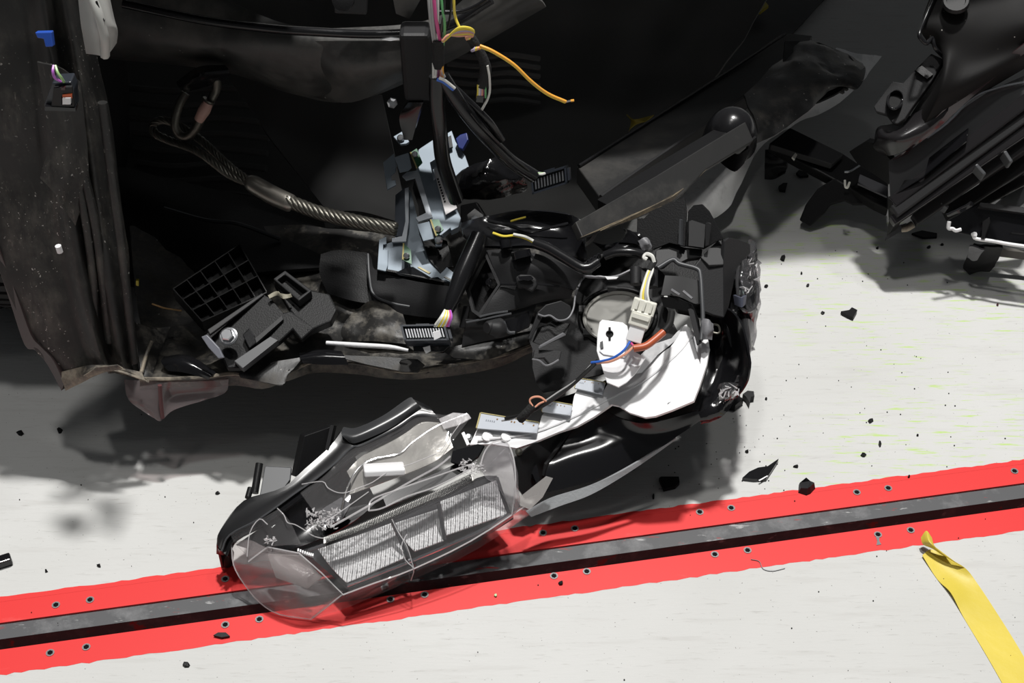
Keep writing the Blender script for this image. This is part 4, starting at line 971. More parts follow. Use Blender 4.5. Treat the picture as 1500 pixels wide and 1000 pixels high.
# --- dark panels of the engine bay behind
K['wavy'] = simple('wavy_dark_liner', (.085, .085, .083), .7, bump=.6, bscale=30)
sheet('bay_panel', [[PY(130, -60, 2.32), PY(420, -60, 2.36), PY(700, -60, 2.36), PY(960, -60, 2.4), PY(1160, -60, 2.4)],
                    [PY(140, 120, 2.16), PY(420, 120, 2.2), PY(700, 120, 2.2), PY(900, 120, 2.2), PY(1050, 110, 2.18)],
                    [PY(150, 260, 1.92), PY(420, 270, 1.92), PY(700, 270, 1.93), PY(860, 260, 1.95), PY(950, 220, 2.0)],
                    [PY(160, 380, 1.70), PY(420, 380, 1.70), PY(700, 380, 1.70), PY(840, 360, 1.72), PY(880, 330, 1.75)]], K['wavy'], CAR, .006, 10, 8, amp=.014, freq=13)
# corrugations of the liner
for k in range(9):
    y = 128 + 22*k
    tube('liner_wave', [PY(185 + 3*k, y, 2.1 - .03*k), PY(255, y + 6, 2.08 - .03*k), PY(325, y + 2, 2.08 - .03*k), PY(400 - 2*k, y + 9, 2.06 - .03*k)], .006, K['wavy'], CAR, 6)
for k in range(6):
    y = 80 + 13*k
    tube('liner_wave', [PY(655, y, 2.1), PY(700, y + 4, 2.1), PY(745, y, 2.1), PY(790, y + 6, 2.12)], .005, K['wavy'], CAR, 6)
# upper curved bumper beam
K['beam'] = dusty('dull_black_beam', (.03, .03, .029), (.09, .085, .078), .45, .75, 14, .38, .7, specks=.79)
sheet('bumper_beam', [[PY(150, -40, 1.72), PY(300, -10, 1.70), PY(420, 35, 1.68), PY(520, 40, 1.66), PY(640, 25, 1.66), PY(720, -40, 1.66)],
                      [PY(160, 30, 1.70), PY(300, 55, 1.67), PY(420, 62, 1.65), PY(520, 66, 1.63), PY(640, 55, 1.63), PY(760, -10, 1.64)],
                      [PY(160, 70, 1.71), PY(300, 82, 1.68), PY(420, 115, 1.66), PY(520, 122, 1.64), PY(640, 85, 1.64), PY(790, 0, 1.65)],
                      [PY(150, 85, 1.76), PY(320, 104, 1.73), PY(430, 138, 1.71), PY(520, 148, 1.69), PY(650, 95, 1.68), PY(800, 10, 1.68)]], K['beam'], CAR, .006, 6, 6)
tube('beam_bead', [PY(180, 5, 1.66), PY(300, 30, 1.65), PY(395, 42, 1.64), PY(450, 46, 1.63), PY(560, 50, 1.62), PY(650, 40, 1.62), PY(720, 0, 1.62)], .006, K['conduit'], CAR, 8, 5)
plate('beam_strip', [PY(558, 58, 1.60), PY(572, 55, 1.60), PY(588, 57, 1.60), PY(572, 60, 1.60)], .003, K['steel'], CAR)
sheet('beam_lower', [[PY(420, 60, 1.66), PY(500, 60, 1.63), PY(590, 60, 1.62)], [PY(440, 100, 1.67), PY(505, 110, 1.62), PY(588, 100, 1.61)], [PY(450, 140, 1.7), PY(515, 150, 1.66), PY(585, 120, 1.66)]], K['beam'], CAR, .005, 5, 5)
box('beam_block', PY(584, 52, 1.58), (.038, 0, 0), (0, .04, 0), (0, .02, -.11), K['black_soft'], CAR, .006)
sheet('beam_strut', [[PY(598, 150, 1.6), PY(620, 150, 1.6)], [PY(585, 172, 1.61), PY(614, 165, 1.6)], [PY(592, 205, 1.6), PY(604, 205, 1.6)]], K['gloss'], CAR, .006, 4, 5)
lathe('beam_bolt', PY(575, 150, 1.6), (0, -1, .4), [(.007, 0), (.007, .006), (.004, .008)], K['steel'], CAR, 6, False)
plate('upper_bracket', [PY(485, -80, 1.62), PY(540, -80, 1.62), PY(537, 22, 1.6), PY(490, 20, 1.6)], .012, K['black_soft'], CAR, bevel=.002)
lathe('upper_boss', PY(503, 0, 1.59), (0, -1, .8), [(.014, 0), (.014, .006), (.009, .008)], K['black'], CAR, 16)
plate('upper_bracket', [PY(560, -80, 1.62), PY(660, -80, 1.62), PY(600, 28, 1.62), PY(580, 20, 1.62)], .01, K['beam'], CAR)
tube('upper_cable', [PY(640, 18, 1.58), PY(680, 16, 1.58), PY(712, 0, 1.58), PY(730, -20, 1.58)], .003, K['conduit'], CAR, 8)
# inclined struts in the bay
sheet('bay_strut', [[PY(320, 95, 1.80), PY(400, 110, 1.8), PY(560, 140, 1.8)], [PY(375, 170, 1.78), PY(450, 180, 1.78), PY(570, 190, 1.78)], [PY(398, 205, 1.76), PY(470, 230, 1.76), PY(585, 260, 1.76)], [PY(480, 310, 1.70), PY(530, 310, 1.70), PY(600, 330, 1.70)]], K['gloss'], CAR, .006, 5, 5)
LAST[0].data.materials[0] = K['strut']
sheet('bay_shelf', [[PY(160, 240, 1.82), PY(250, 262, 1.8), PY(350, 285, 1.78), PY(470, 310, 1.74)], [PY(170, 290, 1.74), PY(260, 310, 1.72), PY(360, 330, 1.7), PY(480, 345, 1.68)], [PY(180, 420, 1.6), PY(270, 420, 1.58), PY(370, 400, 1.58), PY(490, 390, 1.58)]], K['black'], CAR, .005, 5, 5)
tube('shelf_crease', [PY(240, 305, 1.69), PY(300, 322, 1.68), PY(350, 328, 1.67), PY(410, 350, 1.66)], .003, K['conduit'], CAR, 6)
sheet('corner_pocket', [[(470, 372, .205), (495, 366, .21), (540, 370, .21)], [(468, 400, .19), (510, 398, .195), (545, 400, .195)], [(480, 430, .17), (515, 440, .175), (545, 445, .175)]], K['black'], CAR, .004, 5, 5)
sheet('corner_pocket', [[(540, 372, .215), (550, 395, .21), (600, 410, .21), (660, 420, .21)], [(538, 395, .205), (546, 425, .195), (600, 440, .19), (660, 446, .19)], [(540, 415, .19), (552, 450, .178), (604, 462, .172), (662, 468, .172)]], K['black_soft'], CAR, .004, 5, 5)
tube('pocket_rim', [(539, 372, .217), (541, 405, .205), (548, 432, .192), (575, 444, .19), (600, 449, .188)], .0018, K['tabgrey'], CAR, 6)
# --- unseen bonnet above the frame, edge shaped to cast shade on bay and floor
sheet('bonnet', [[Vector((-1.3, 1.50, .72)), Vector((-.75, 1.50, .72)), Vector((-.52, 1.48, .72)), Vector((-.3, 1.56, .73)), Vector((-.2, 1.84, .75)), Vector((.12, 1.84, .77)), Vector((.36, 1.90, .78)), Vector((.75, 1.93, .76)), Vector((1.25, 1.86, .74))],
                 [Vector((-1.3, 2.2, .84)), Vector((-.75, 2.2, .86)), Vector((-.5, 2.2, .86)), Vector((-.3, 2.2, .87)), Vector((-.16, 2.2, .87)), Vector((.12, 2.2, .88)), Vector((.38, 2.3, .88)), Vector((.75, 2.4, .86)), Vector((1.25, 2.5, .82))],
                 [Vector((-1.3, 3.4, .95)), Vector((-.75, 3.4, .98)), Vector((-.5, 3.4, .99)), Vector((-.3, 3.4, 1.0)), Vector((-.16, 3.4, 1.0)), Vector((.12, 3.4, 1.0)), Vector((.38, 3.4, 1.0)), Vector((.75, 3.4, .98)), Vector((1.25, 3.4, .94))]], simple('black_car_paint', (.01, .01, .011), .2, coat=.5), CAR, .004, 5, 5)

# --- ribbed plastic tray with hex bolt (loose, lying in the undertray)
TR = empty('ribbed_battery_tray', P(340, 480, .16), 'black ribbed plastic tray with a silver hex bolt on the undertray', 'tray')
cz = lambda x, y, z: (200 + x/4, 330 + y/4, z)
A, B, C_, D = [V3(cz(*p)) for p in ((210, 370, .215), (600, 110, .225), (760, 390, .2), (380, 560, .19))]
u, v = B - A, D - A
hh = Vector((0, .004, -.022))
def qp(s, t): return A.lerp(B, s).lerp(D.lerp(C_, s), t)
for s in (0, .2, .4, .62, .82, 1):
    a, b = qp(s, 0), qp(s, 1); m = MB(); m.add(*box_geo(a, b - a, (B - A).normalized()*.0015, hh)); m.build('rib', K['black'], TR)
for t in (0, .33, .66, 1):
    a, b = qp(0, t), qp(1, t); m = MB(); m.add(*box_geo(a, b - a, (D - A).normalized()*.0015, hh)); m.build('rib', K['black'], TR)
plate('tray_floor', [A + hh, B + hh, C_ + hh, D + hh], .003, K['black'], TR)
plate('tray_bracket', [cz(385, 650, .205), cz(740, 400, .22), cz(790, 430, .22), cz(860, 510, .215), cz(900, 500, .215), cz(1045, 600, .21), cz(965, 672, .2), cz(915, 610, .2), cz(840, 680, .195), cz(620, 835, .18), cz(530, 838, .178), cz(500, 770, .185)], .012, K['black'], TR, bevel=.002)
plate('tray_arm', [cz(800, 330, .222), cz(870, 262, .226), cz(1030, 380, .222), cz(1130, 400, .22), cz(1175, 490, .212), cz(1140, 560, .206), cz(1000, 620, .204), cz(900, 500, .212)], .014, K['black'], TR, bevel=.002)
plate('hole_frame', [[cz(800, 312, .234), cz(870, 262, .236), cz(1026, 380, .232), cz(950, 440, .228)], [cz(825, 318, .234), cz(868, 286, .236), cz(1000, 384, .232), cz(946, 420, .229)]], .014, K['black_soft'], TR, bevel=.0015)
plate('raised_bar', [cz(570, 795, .19), cz(785, 650, .205), cz(830, 672, .202), cz(620, 838, .186)], .014, K['tabgrey'], TR, bevel=.001)
plate('raised_bar', [cz(690, 665, .206), cz(855, 525, .215), cz(862, 548, .214), cz(700, 690, .203)], .006, K['black_soft'], TR, bevel=.001)
plate('raised_edge', [cz(415, 610, .216), cz(735, 395, .228), cz(750, 405, .227), cz(430, 640, .212)], .006, K['black_soft'], TR, bevel=.001)
plate('grey_tab', [cz(378, 652, .214), cz(410, 640, .216), cz(485, 720, .206), cz(510, 775, .198), cz(480, 780, .196), cz(420, 715, .205)], .005, simple('blue_grey_tab', (.16, .165, .19), .4), TR, bevel=.001)
bc = V3(cz(540, 652, .216)); bax = Vector((-.1, -.55, 1)).normalized()
bolt = lathe('bolt', bc, bax, [(.0125, 0), (.0125, .002), (.0105, .003), (.0105, .0035)], K['steel'], TR, 24)
lathe('bolt_head', bc + bax*.003, bax, [(.0085, 0), (.0085, .006), (.0072, .0075)], K['steel'], bolt, 6, False)
plate('latch', [cz(620, 640, .21), cz(660, 600, .214), cz(690, 640, .21), cz(700, 690, .204), cz(660, 720, .2)], .01, K['gloss'], TR, bevel=.001)
sheet('torn_strip', [[cz(770, 410, .232), cz(815, 385, .236), cz(850, 400, .236), cz(905, 405, .234)], [cz(780, 428, .229), cz(822, 410, .232), cz(860, 430, .232), cz(915, 420, .23)]], simple('torn_cream_strip', (.28, .26, .2), .6), TR, .002, 4, 3, amp=.003, freq=90)

# --- black air duct box with square mouth
AD = empty('air_duct', P(720, 440, .16), 'black moulded air duct with open square mouth beside the round bulb cover', 'duct')
d6 = lambda x, y, z: (640 + x/3.846, 300 + y/3.846, z)
plate('mouth_frame', [[d6(278, 252, .275), d6(357, 448, .25), d6(240, 632, .225), d6(196, 600, .225), d6(160, 470, .24)], [d6(270, 285, .272), d6(342, 450, .25), d6(236, 605, .228), d6(210, 590, .228), d6(178, 470, .241)]], .01, K['black_soft'], AD)
plate('mouth_inside', [d6(270, 280, .25), d6(346, 450, .228), d6(236, 612, .205), d6(205, 592, .205), d6(174, 470, .218)], .004, K['black'], AD)
lathe('mouth_peg', P(*d6(315, 448, .235)), (-.6, -.5, .8), [(.006, 0), (.006, .01), (.004, .012)], K['gloss'], AD, 10)
sheet('duct_top', [[d6(280, 254, .276), d6(400, 250, .282), d6(500, 262, .285), d6(640, 300, .285), d6(830, 400, .278)], [d6(318, 350, .264), d6(420, 340, .274), d6(520, 350, .276), d6(650, 380, .274), d6(800, 430, .268)], [d6(357, 446, .25), d6(440, 445, .256), d6(560, 442, .258), d6(680, 455, .258), d6(775, 480, .258)]], K['black_soft'], AD, .004, 5, 5)
sheet('duct_front', [[d6(357, 446, .25), d6(440, 448, .255), d6(560, 446, .257), d6(690, 458, .257), d6(770, 482, .256)], [d6(300, 540, .238), d6(420, 515, .242), d6(560, 505, .246), d6(690, 500, .246), d6(760, 505, .248)], [d6(240, 632, .224), d6(400, 595, .228), d6(560, 555, .232), d6(680, 530, .236), d6(752, 530, .24)]], K['black_soft'], AD, .004, 5, 5)
plate('duct_clip', [d6(440, 405, .272), d6(470, 390, .276), d6(530, 392, .276), d6(560, 415, .272), d6(565, 455, .266), d6(535, 495, .26), d6(490, 470, .262), d6(452, 470, .262)], .012, K['black_soft'], AD, bevel=.003)
plate('clip_recess', [d6(455, 402, .277), d6(530, 398, .279), d6(545, 415, .276), d6(515, 428, .274), d6(465, 418, .275)], .003, K['gloss'], AD)
tube('duct_neck', [d6(470, 260, .293), d6(480, 300, .286)], .013, K['gloss'], AD, 14)
tube('duct_neck', [d6(385, 200, .297), d6(392, 245, .29)], .008, K['gloss'], AD, 12)
tube('duct_seam', [d6(357, 447, .2535), d6(440, 447, .2585), d6(565, 446, .2605), d6(690, 458, .2605)], .0016, K['conduit'], AD, 6)
tube('front_edge', [d6(240, 630, .229), d6(320, 612, .231), d6(400, 600, .233)], .0016, K['tabgrey'], AD, 6)
# ledge rail below the duct
sheet('duct_rail', [[d6(160, 650, .215), d6(270, 640, .218), d6(400, 605, .222), d6(560, 560, .226)], [d6(160, 690, .205), d6(280, 680, .21), d6(400, 645, .215), d6(545, 610, .218)], [d6(150, 720, .196), d6(280, 705, .2), d6(400, 685, .204), d6(535, 640, .208)], [d6(140, 800, .18), d6(260, 770, .184), d6(400, 740, .188), d6(520, 690, .196)]], K['black_soft'], AD, .004, 5, 5)
tube('rail_edge', [d6(165, 662, .217), d6(270, 642, .22), d6(420, 612, .225)], .0016, K['tabgrey'], AD, 6)
lathe('rail_boss', P(*d6(292, 690, .222)), (-.8, -.6, .4), [(.011, -.02), (.009, 0), (.007, .004)], K['black_soft'], AD, 16)
tube('rail_boss', [d6(300, 690, .222), d6(340, 700, .218), d6(370, 705, .214)], [.009, .012, .010], K['black_soft'], AD, 12)
sheet('rail_pocket', [[d6(370, 650, .222), d6(440, 640, .226), d6(520, 600, .228)], [d6(375, 720, .21), d6(440, 715, .214), d6(520, 680, .214)]], K['gloss'], AD, .005, 5, 4)
tube('pocket_rib', [d6(375, 655, .225), d6(400, 715, .214), d6(440, 720, .213)], .0022, K['tabgrey'], AD, 6)
plate('rail_post', [d6(150, 570, .225), d6(185, 570, .226), d6(160, 690, .205), d6(125, 690, .204)], .008, K['black'], AD)
# dark glossy plastic behind the duct
sheet('rear_shell', [[d6(130, 100, 0.270), d6(300, 60, 0.280), d6(520, 30, 0.290), d6(760, 60, 0.290), d6(850, 120, 0.280)], [d6(150, 160, .29), d6(330, 130, 0.270), d6(560, 130, 0.270), d6(740, 160, 0.270), d6(830, 260, .295)], [d6(200, 230, .275), d6(360, 230, .278), d6(560, 240, .278), d6(700, 290, .277), d6(830, 370, .272)]], K['gloss'], AD, .004, 6, 5, amp=.003, freq=18)
tube('rear_edge', [d6(285, 88, .284), d6(420, 120, .282), d6(530, 148, .28), d6(740, 105, .29)], .0022, K['conduit'], AD, 6, 4)
# ================================================================ CONTROL UNIT (plated steel bracket with boards)
CU = empty('control_unit', P(620, 400, .2), 'bent blue-grey steel control unit bracket with exposed green circuit boards', 'control unit')
c5 = lambda x, y, z=.0: (530 + x/4.167, 180 + y/4.167, z)
def zu(x, y): return .305 - (y/1000)*.08          # upper part, crop coordinates
def zl(x, y): return .288 - (y/1000)*.08
def U(x, y, d=0): return c5(x, y, zu(x, y) + d)
def Lw(x, y, d=0): return c5(x, y, zl(x, y) + d)
plate('upper_panel', [U(345, 165), U(362, 150), U(445, 95), U(470, 200), U(520, 330), U(570, 500), U(605, 580), U(590, 635), U(545, 655), U(540, 640), U(480, 688), U(428, 640), U(400, 560), U(330, 300)], .012, K['zinc'], CU, bevel=.001)
plate('upper_flange', [U(248, 322, .006), U(275, 300, .006), U(345, 288, .006), U(432, 575, .006), U(345, 602, .006), U(330, 578, .006), U(392, 548, .006), U(325, 332, .006), U(270, 346, .006)], .003, simple('bright_zinc_edge', (.42, .45, .49), .5, metal=.2), CU)
plate('upper_slot', [U(320, 350), U(372, 480), U(392, 548), U(350, 570), U(345, 500), U(310, 400)], .004, K['black'], CU)
plate('upper_tab', [U(130, 240, .012), U(196, 186, .014), U(212, 260, .01), U(205, 300, .008), U(180, 320, .008), U(182, 350, .008), U(206, 345, .008), U(210, 378, .006), U(155, 408, .006), U(140, 320, .008)], .003, K['zinc'], CU, bevel=.0006)
plate('upper_tab', [U(200, 208, .022), U(285, 180, .022), U(305, 272, .016), U(285, 290, .016), U(232, 302, .014)], .003, K['zinc'], CU, bevel=.0006)
plate('rear_flange', [U(505, 72, .004), U(548, 46, .006), U(572, 112, .004), U(600, 160, .002), U(630, 196, .0), U(655, 268, -.004), U(610, 290, -.004), U(562, 335, -.004), U(515, 220, .0)], .004, K['zinc'], CU, bevel=.0006)
plate('flange_slot', [U(525, 85, .009), U(545, 75, .009), U(556, 145, .007), U(536, 152, .007)], .004, K['black'], CU)
plate('upper_foot', [U(335, 618, .014), U(412, 600, .014), U(446, 705, .008), U(375, 722, .008)], .003, K['zinc'], CU, bevel=.0006)
plate('side_bracket', [U(415, 240, .016), U(462, 212, .016), U(478, 260, .016), U(432, 275, .016), U(450, 330, .014), U(438, 345, .014)], .004, K['zinc'], CU, bevel=.0006)
lab = plate('paper_label', [U(438, 285, .006), U(470, 262, .006), U(510, 350, .006), U(582, 518, .006), U(512, 560, .006)], .001, simple('paper_label', (.62, .6, .6), .6), CU)
for k in range(9):
    y = 340 + 17*k
    plate('print', [U(458 + 5.2*k, y, .0068), U(468 + 5.2*k, y - 5, .0068), U(471 + 5.2*k, y + 5, .0068), U(461 + 5.2*k, y + 10, .0068)], .0004, K['black'], lab)
def board(q, pos, sc, T):
    b = plate('circuit_board', [T(*p, .014) for p in q], .002, K['pcb'], CU)
    e0, e1 = T(*q[0], .0155), T(*q[-1], .0155)
    tube('board_rim', [e0, e1], .0012, K['pcb_edge'], b, 5)
    lathe('screw', P(*T(*pos, .016)), (-.2, -.7, .7), [(.0045, 0), (.0045, .002), (.003, .0035), (.001, .0036)], K['steel'], b, 12)
board([(298, 180), (335, 155), (370, 240), (335, 275)], (325, 192), 1, U)
board([(420, 590), (470, 588), (498, 650), (455, 690)], (466, 648), 1, U)
board([(255, 735), (300, 775), (305, 862), (250, 835)], (274, 812), 1, Lw)
# screw lugs
for (q, c) in (([(192, 82), (246, 50), (268, 70), (290, 115), (270, 126), (236, 130)], (238, 94)), ([(640, 560), (690, 520), (745, 560), (740, 620), (690, 650), (650, 620)], (694, 588)), ([(452, 690), (494, 680), (488, 748), (448, 750)], (470, 716))):
    mt = K['zinc'] if c[0] < 600 else K['black']
    lg = plate('screw_lug', [U(x, y, .006) for x, y in q], .004, mt, CU, bevel=.0008)
    lathe('screw', P(*U(*c, .008)), (-.1, -.7, .7), [(.0055, 0), (.0055, .002), (.0035, .0045), (.001, .0046)], K['steel'], lg, 14)
# lower half
plate('lower_panel', [Lw(278, 395), Lw(300, 420), Lw(335, 560), Lw(360, 700), Lw(405, 830), Lw(470, 905), Lw(520, 880), Lw(578, 930), Lw(560, 968), Lw(500, 965), Lw(465, 940), Lw(420, 945), Lw(305, 880), Lw(252, 835), Lw(265, 720)], .004, K['zinc'], CU)
plate('lower_curve', [Lw(345, 640, .004), Lw(400, 720, .004), Lw(470, 700, .002), Lw(520, 720, 0), Lw(560, 880, -.004), Lw(520, 880, .002), Lw(480, 915, .002), Lw(410, 830, .003)], .003, K['black'], CU)
plate('lower_edge', [Lw(262, 400, .008), Lw(286, 393, .008), Lw(286, 600, .008), Lw(270, 722, .008), Lw(184, 726, .008), Lw(184, 704, .008), Lw(246, 690, .008), Lw(266, 600, .008)], .003, K['white_rough'], CU)
LAST[0].data.materials[0] = bpy.data.materials['bright_zinc_edge']
plate('side_wall', [Lw(205, 440, -.004), Lw(262, 395, 0), Lw(264, 600, 0), Lw(244, 690, 0), Lw(200, 690, -.004)], .004, simple('dark_zinc_panel', (.1, .115, .14), .45, metal=.4), CU)
plate('lower_tab', [Lw(106, 710, .006), Lw(150, 693, .006), Lw(150, 738, .006), Lw(130, 742, .006), Lw(130, 772, .006), Lw(160, 772, .006), Lw(158, 870, .004), Lw(146, 905, .004), Lw(94, 893, .004)], .003, K['zinc'], CU, bevel=.0006)
plate('lower_face', [Lw(130, 745, .001), Lw(185, 726, .002), Lw(264, 722, .002), Lw(252, 836, 0), Lw(300, 878, 0), Lw(200, 918, 0), Lw(150, 902, 0)], .003, K['zinc'], CU)
plate('lower_lip', [Lw(205, 915, .004), Lw(262, 888, .006), Lw(310, 880, .006), Lw(420, 945, .004), Lw(400, 955, 0), Lw(230, 930, 0)], .003, simple('dark_slot', (.03, .032, .036), .4, metal=.3), CU)
plate('lip_contact', [Lw(340, 880, .008), Lw(352, 876, .008), Lw(420, 912, .008), Lw(410, 920, .008)], .002, K['pcb_edge'], CU)
plate('lip_contact', [Lw(500, 940, .004), Lw(512, 936, .004), Lw(565, 962, .004), Lw(555, 970, .004)], .002, simple('black_contact', (.02, .02, .01), .5), CU)
plate('bottom_wall', [Lw(94, 895, .002), Lw(150, 903, .002), Lw(300, 930, .002), Lw(500, 972, .002), Lw(500, 1000, -.008), Lw(300, 965, -.008), Lw(94, 915, -.006)], .003, K['black'], CU)
plate('blue_clip', [U(572, 95, .012), U(600, 70, .014), U(640, 58, .016), U(648, 100, .014), U(615, 160, .01), U(590, 150, .01)], .008, simple('dark_blue_clip', (.008, .02, .14), .4), CU, bevel=.001)
# glossy wrapped parts behind the unit
sheet('foil_wrap', [[c5(640, 270, 0.285), c5(720, 235, 0.295), c5(800, 215, 0.300), c5(860, 160, 0.305)], [c5(600, 350, 0.270), c5(720, 330, 0.285), c5(830, 300, 0.287), c5(960, 280, 0.285)], [c5(590, 430, 0.255), c5(720, 400, 0.270), c5(840, 380, 0.273), c5(1000, 360, 0.265)], [c5(600, 480, 0.240), c5(740, 470, 0.245), c5(860, 450, 0.250), c5(1010, 420, 0.245)]], K['gloss_bump'], CU, .004, 7, 6, amp=.007, freq=32)
plate('black_lug_plate', [c5(600, 500, 0.250), c5(700, 480, 0.255), c5(750, 560, 0.247), c5(740, 640, 0.235), c5(650, 660, 0.227), c5(600, 600, 0.233)], .01, K['black'], CU, bevel=.002)

# ================================================================ WIRING HARNESS
WH_ = empty('wiring_harness', P(660, 330, .2), 'hanging wiring harness with coloured wires, black conduits and unplugged connectors', 'wiring')
Y0 = 1.52
def W(px, py, Y): return PY(px, py, Y)
def hw(nm, pts, r, mat, seg=7, label=None): return tube(nm, [W(*p) for p in pts], ([q*1.07 for q in r] if isinstance(r, list) else r*1.07), K[mat], WH_, seg, 5, True, label)
# top fan of wires into the tape
for (x0, x1, m, r) in ((627, 636, 'w_grey', .0017), (631, 639, 'w_grey', .0017), (635, 646, 'w_pink', .0023), (641, 641, 'w_white', .0012), (646, 649, 'w_green', .0017), (639, 643, 'w_grey', .0014), (650, 644, 'w_black', .0014)):
    hw('wire', [(x0 - 4, -75, Y0 + .02), (x0 + 1, 2, Y0), ((x0 + x1)/2 + (4 if m == 'w_green' else 0), 38, Y0 - .004), (x1, 66, Y0)], r, m)
hw('tape_wrap', [(642, 58, Y0), (642, 78, Y0), (642, 98, Y0)], .0068, 'tape', 10)
for (x0, x1, m) in ((635, 635, 'w_white'), (639, 637, 'w_white'), (642, 641, 'w_maroon'), (646, 645, 'w_salmon'), (648, 651, 'w_orange'), (647, 654, 'w_white')):
    hw('wire', [(x0, 92, Y0), (x0, 104, Y0 - .005), (x1, 118, Y0)], .0017, m)
hw('conduit', [(640, 112, Y0 + .004), (640, 150, Y0), (644, 190, Y0), (648, 230, Y0 + .01), (656, 258, Y0 + .02), (668, 292, Y0 + .035)], .0095, 'conduit', 12)
hw('wire', [(640, 116, Y0 - .012), (650, 120, Y0 - .012), (664, 131, Y0 - .008)], .0022, 'w_blue')
hw('wire', [(643, 114, Y0 - .014), (652, 118, Y0 - .014), (666, 129, Y0 - .009)], .0018, 'w_white')
hw('conduit', [(648, 112, Y0 + .004), (672, 150, Y0), (700, 186, Y0), (722, 210, Y0 + .01), (748, 236, Y0 + .02), (782, 258, Y0 + .03)], .0088, 'conduit', 12)
hw('conduit', [(652, 116, Y0 + .01), (690, 152, Y0 + .006), (718, 180, Y0 + .008), (735, 205, Y0 + .015)], .0045, 'conduit', 10)
hw('shiny_wire', [(690, 165, Y0 - .011), (710, 190, Y0 - .010), (745, 224, Y0 + .008), (775, 250, Y0 + .02)], .0016, 'steel', 6)
LAST[0].data.materials[0] = K['conduit']
# yellow loop bundle
for k, m in enumerate(('w_yellow', 'w_yellow', 'w_lilac', 'w_salmon', 'w_yellow', 'w_salmon')):
    d = k*2.3
    hw('wire', [(648, 62 - .5*k, Y0 - .002*k), (657, 54 - d*.2, Y0 - .008), (672, 41 + d, Y0 - .012), (687, 41 + d*.9, Y0 - .01), (694 - k*.4, 47 + d*.5, Y0 - .006), (688 - k, 55, Y0), (688, 62, Y0 + .006)], .0016, m)
hw('wire', [(664, -75, Y0 + .02), (665, 4, Y0), (667, 25, Y0), (673, 40, Y0 - .006)], .0016, 'w_yellow')
hw('cable', [(688, 54, Y0 + .006), (694, 62, Y0 + .006), (698, 72, Y0 + .006)], .006, 'tape', 10)
for k, m in enumerate(('w_lilac', 'w_yellow', 'w_salmon', 'w_orange')):
    hw('wire', [(691 + 3*k, 74 - k, Y0 - .001), (694 + 3*k, 73 - k, Y0 - .004), (697 + 2*k, 70, Y0 - .002)], .0018, m)
hw('cable', [(701, 72, Y0 + .006), (709, 90, Y0 + .004), (711, 105, Y0 + .003), (706, 127, Y0)], [.0055, .006, .007, .007], 'tape', 12)
for k, m in enumerate(('w_yellow', 'w_white', 'w_lilac', 'w_salmon', 'w_maroon', 'w_green')):
    hw('wire', [(700 + 2.2*k, 124, Y0 - .004), (700 + 2.2*k, 135, Y0 - .005), (699 + 2.4*k, 143, Y0)], .0013, m, 5)
hw('connector', [(698, 142, Y0), (708, 143, Y0)], .006, 'gloss', 4)
hw('wire', [(714, 96, Y0 - .002), (717, 115, Y0 - .003), (716, 140, Y0), (703, 166, Y0 + .008)], .0015, 'w_white', 6)
hw('wire', [(703, 67, Y0 - .002), (722, 75, Y0 - .006), (752, 94, Y0 - .01), (778, 119, Y0 - .012), (802, 137, Y0 - .01), (829, 149, Y0 - .008)], .0020, 'w_orange', 8, 'orange and yellow loose wire')
hw('wire', [(703, 68.5, Y0 - .0025), (722, 76.5, Y0 - .0065), (752, 95.5, Y0 - .0105), (778, 120.5, Y0 - .0125), (802, 138.5, Y0 - .0105), (828, 150, Y0 - .0085)], .0014, 'w_yellow', 6)
hw('bare_end', [(829, 149, Y0 - .008), (836, 147.5, Y0 - .008)], .0011, 'steel', 6)
hw('wire', [(836, 147.6, Y0 - .008), (841, 147, Y0 - .008)], .0015, 'w_orange', 6)
hw('wire', [(656, 40, Y0 + .01), (660, 20, Y0 + .012), (661, -6, Y0 + .014)], .0014, 'w_black', 6)

def pin_connector(cx, cy, z, ax, ay, az, pins, mat, bladed):
    """box shell with an open face full of metal blades; ax long, ay across the face, az depth"""
    c = P(cx, cy, z)
    ax, ay, az = Vector(ax), Vector(ay), Vector(az)
    m = MB()
    t = .10
    m.add(*cbox_geo(c - az*.25, ax, ay, az*.5))
    for s in (-1, 1):
        m.add(*cbox_geo(c + ay*s*(.5 - t/2) + az*.1, ax, ay*t, az*.9))
        m.add(*cbox_geo(c + ax*s*(.5 - t/4) + az*.1, ax*t*.5, ay, az*.9))
    sh = m.build('connector', mat, WH_, label='black multi-pin connector')
    for k in range(pins):
        p = c + ax*((k + .5)/pins - .5)*.86 + az*.2
        pm = MB(); pm.add(*cbox_geo(p, ax*.86/pins*.5, ay*.55, az*.5)); pm.build('pin', K['steel'], sh)
    lm = MB(); lm.add(*cbox_geo(c + ax*.55 + az*.1, ax*.06, ay*.7, az*.6)); lm.add(*cbox_geo(c - ay*.55 + az*.15, ax*.3, ay*.12, az*.4)); lm.build('latch', mat, sh)
    return sh
K['conn'] = simple('blue_black_connector', (.022, .026, .034), .35)
pin_connector(806, 263, .255, (.050, .010, .012), (.002, -.012, -.022), (-.004, -.020, .012), 10, K['conn'], True)
for k, m in enumerate(('w_green', 'w_lilac', 'w_lime', 'w_white')):
    hw('wire', [(774 + 2*k, 252, Y0 + .03), (782 + 3*k, 252 + k, Y0 + .028), (792 + 2*k, 254, Y0 + .034)], .0016, m, 6)
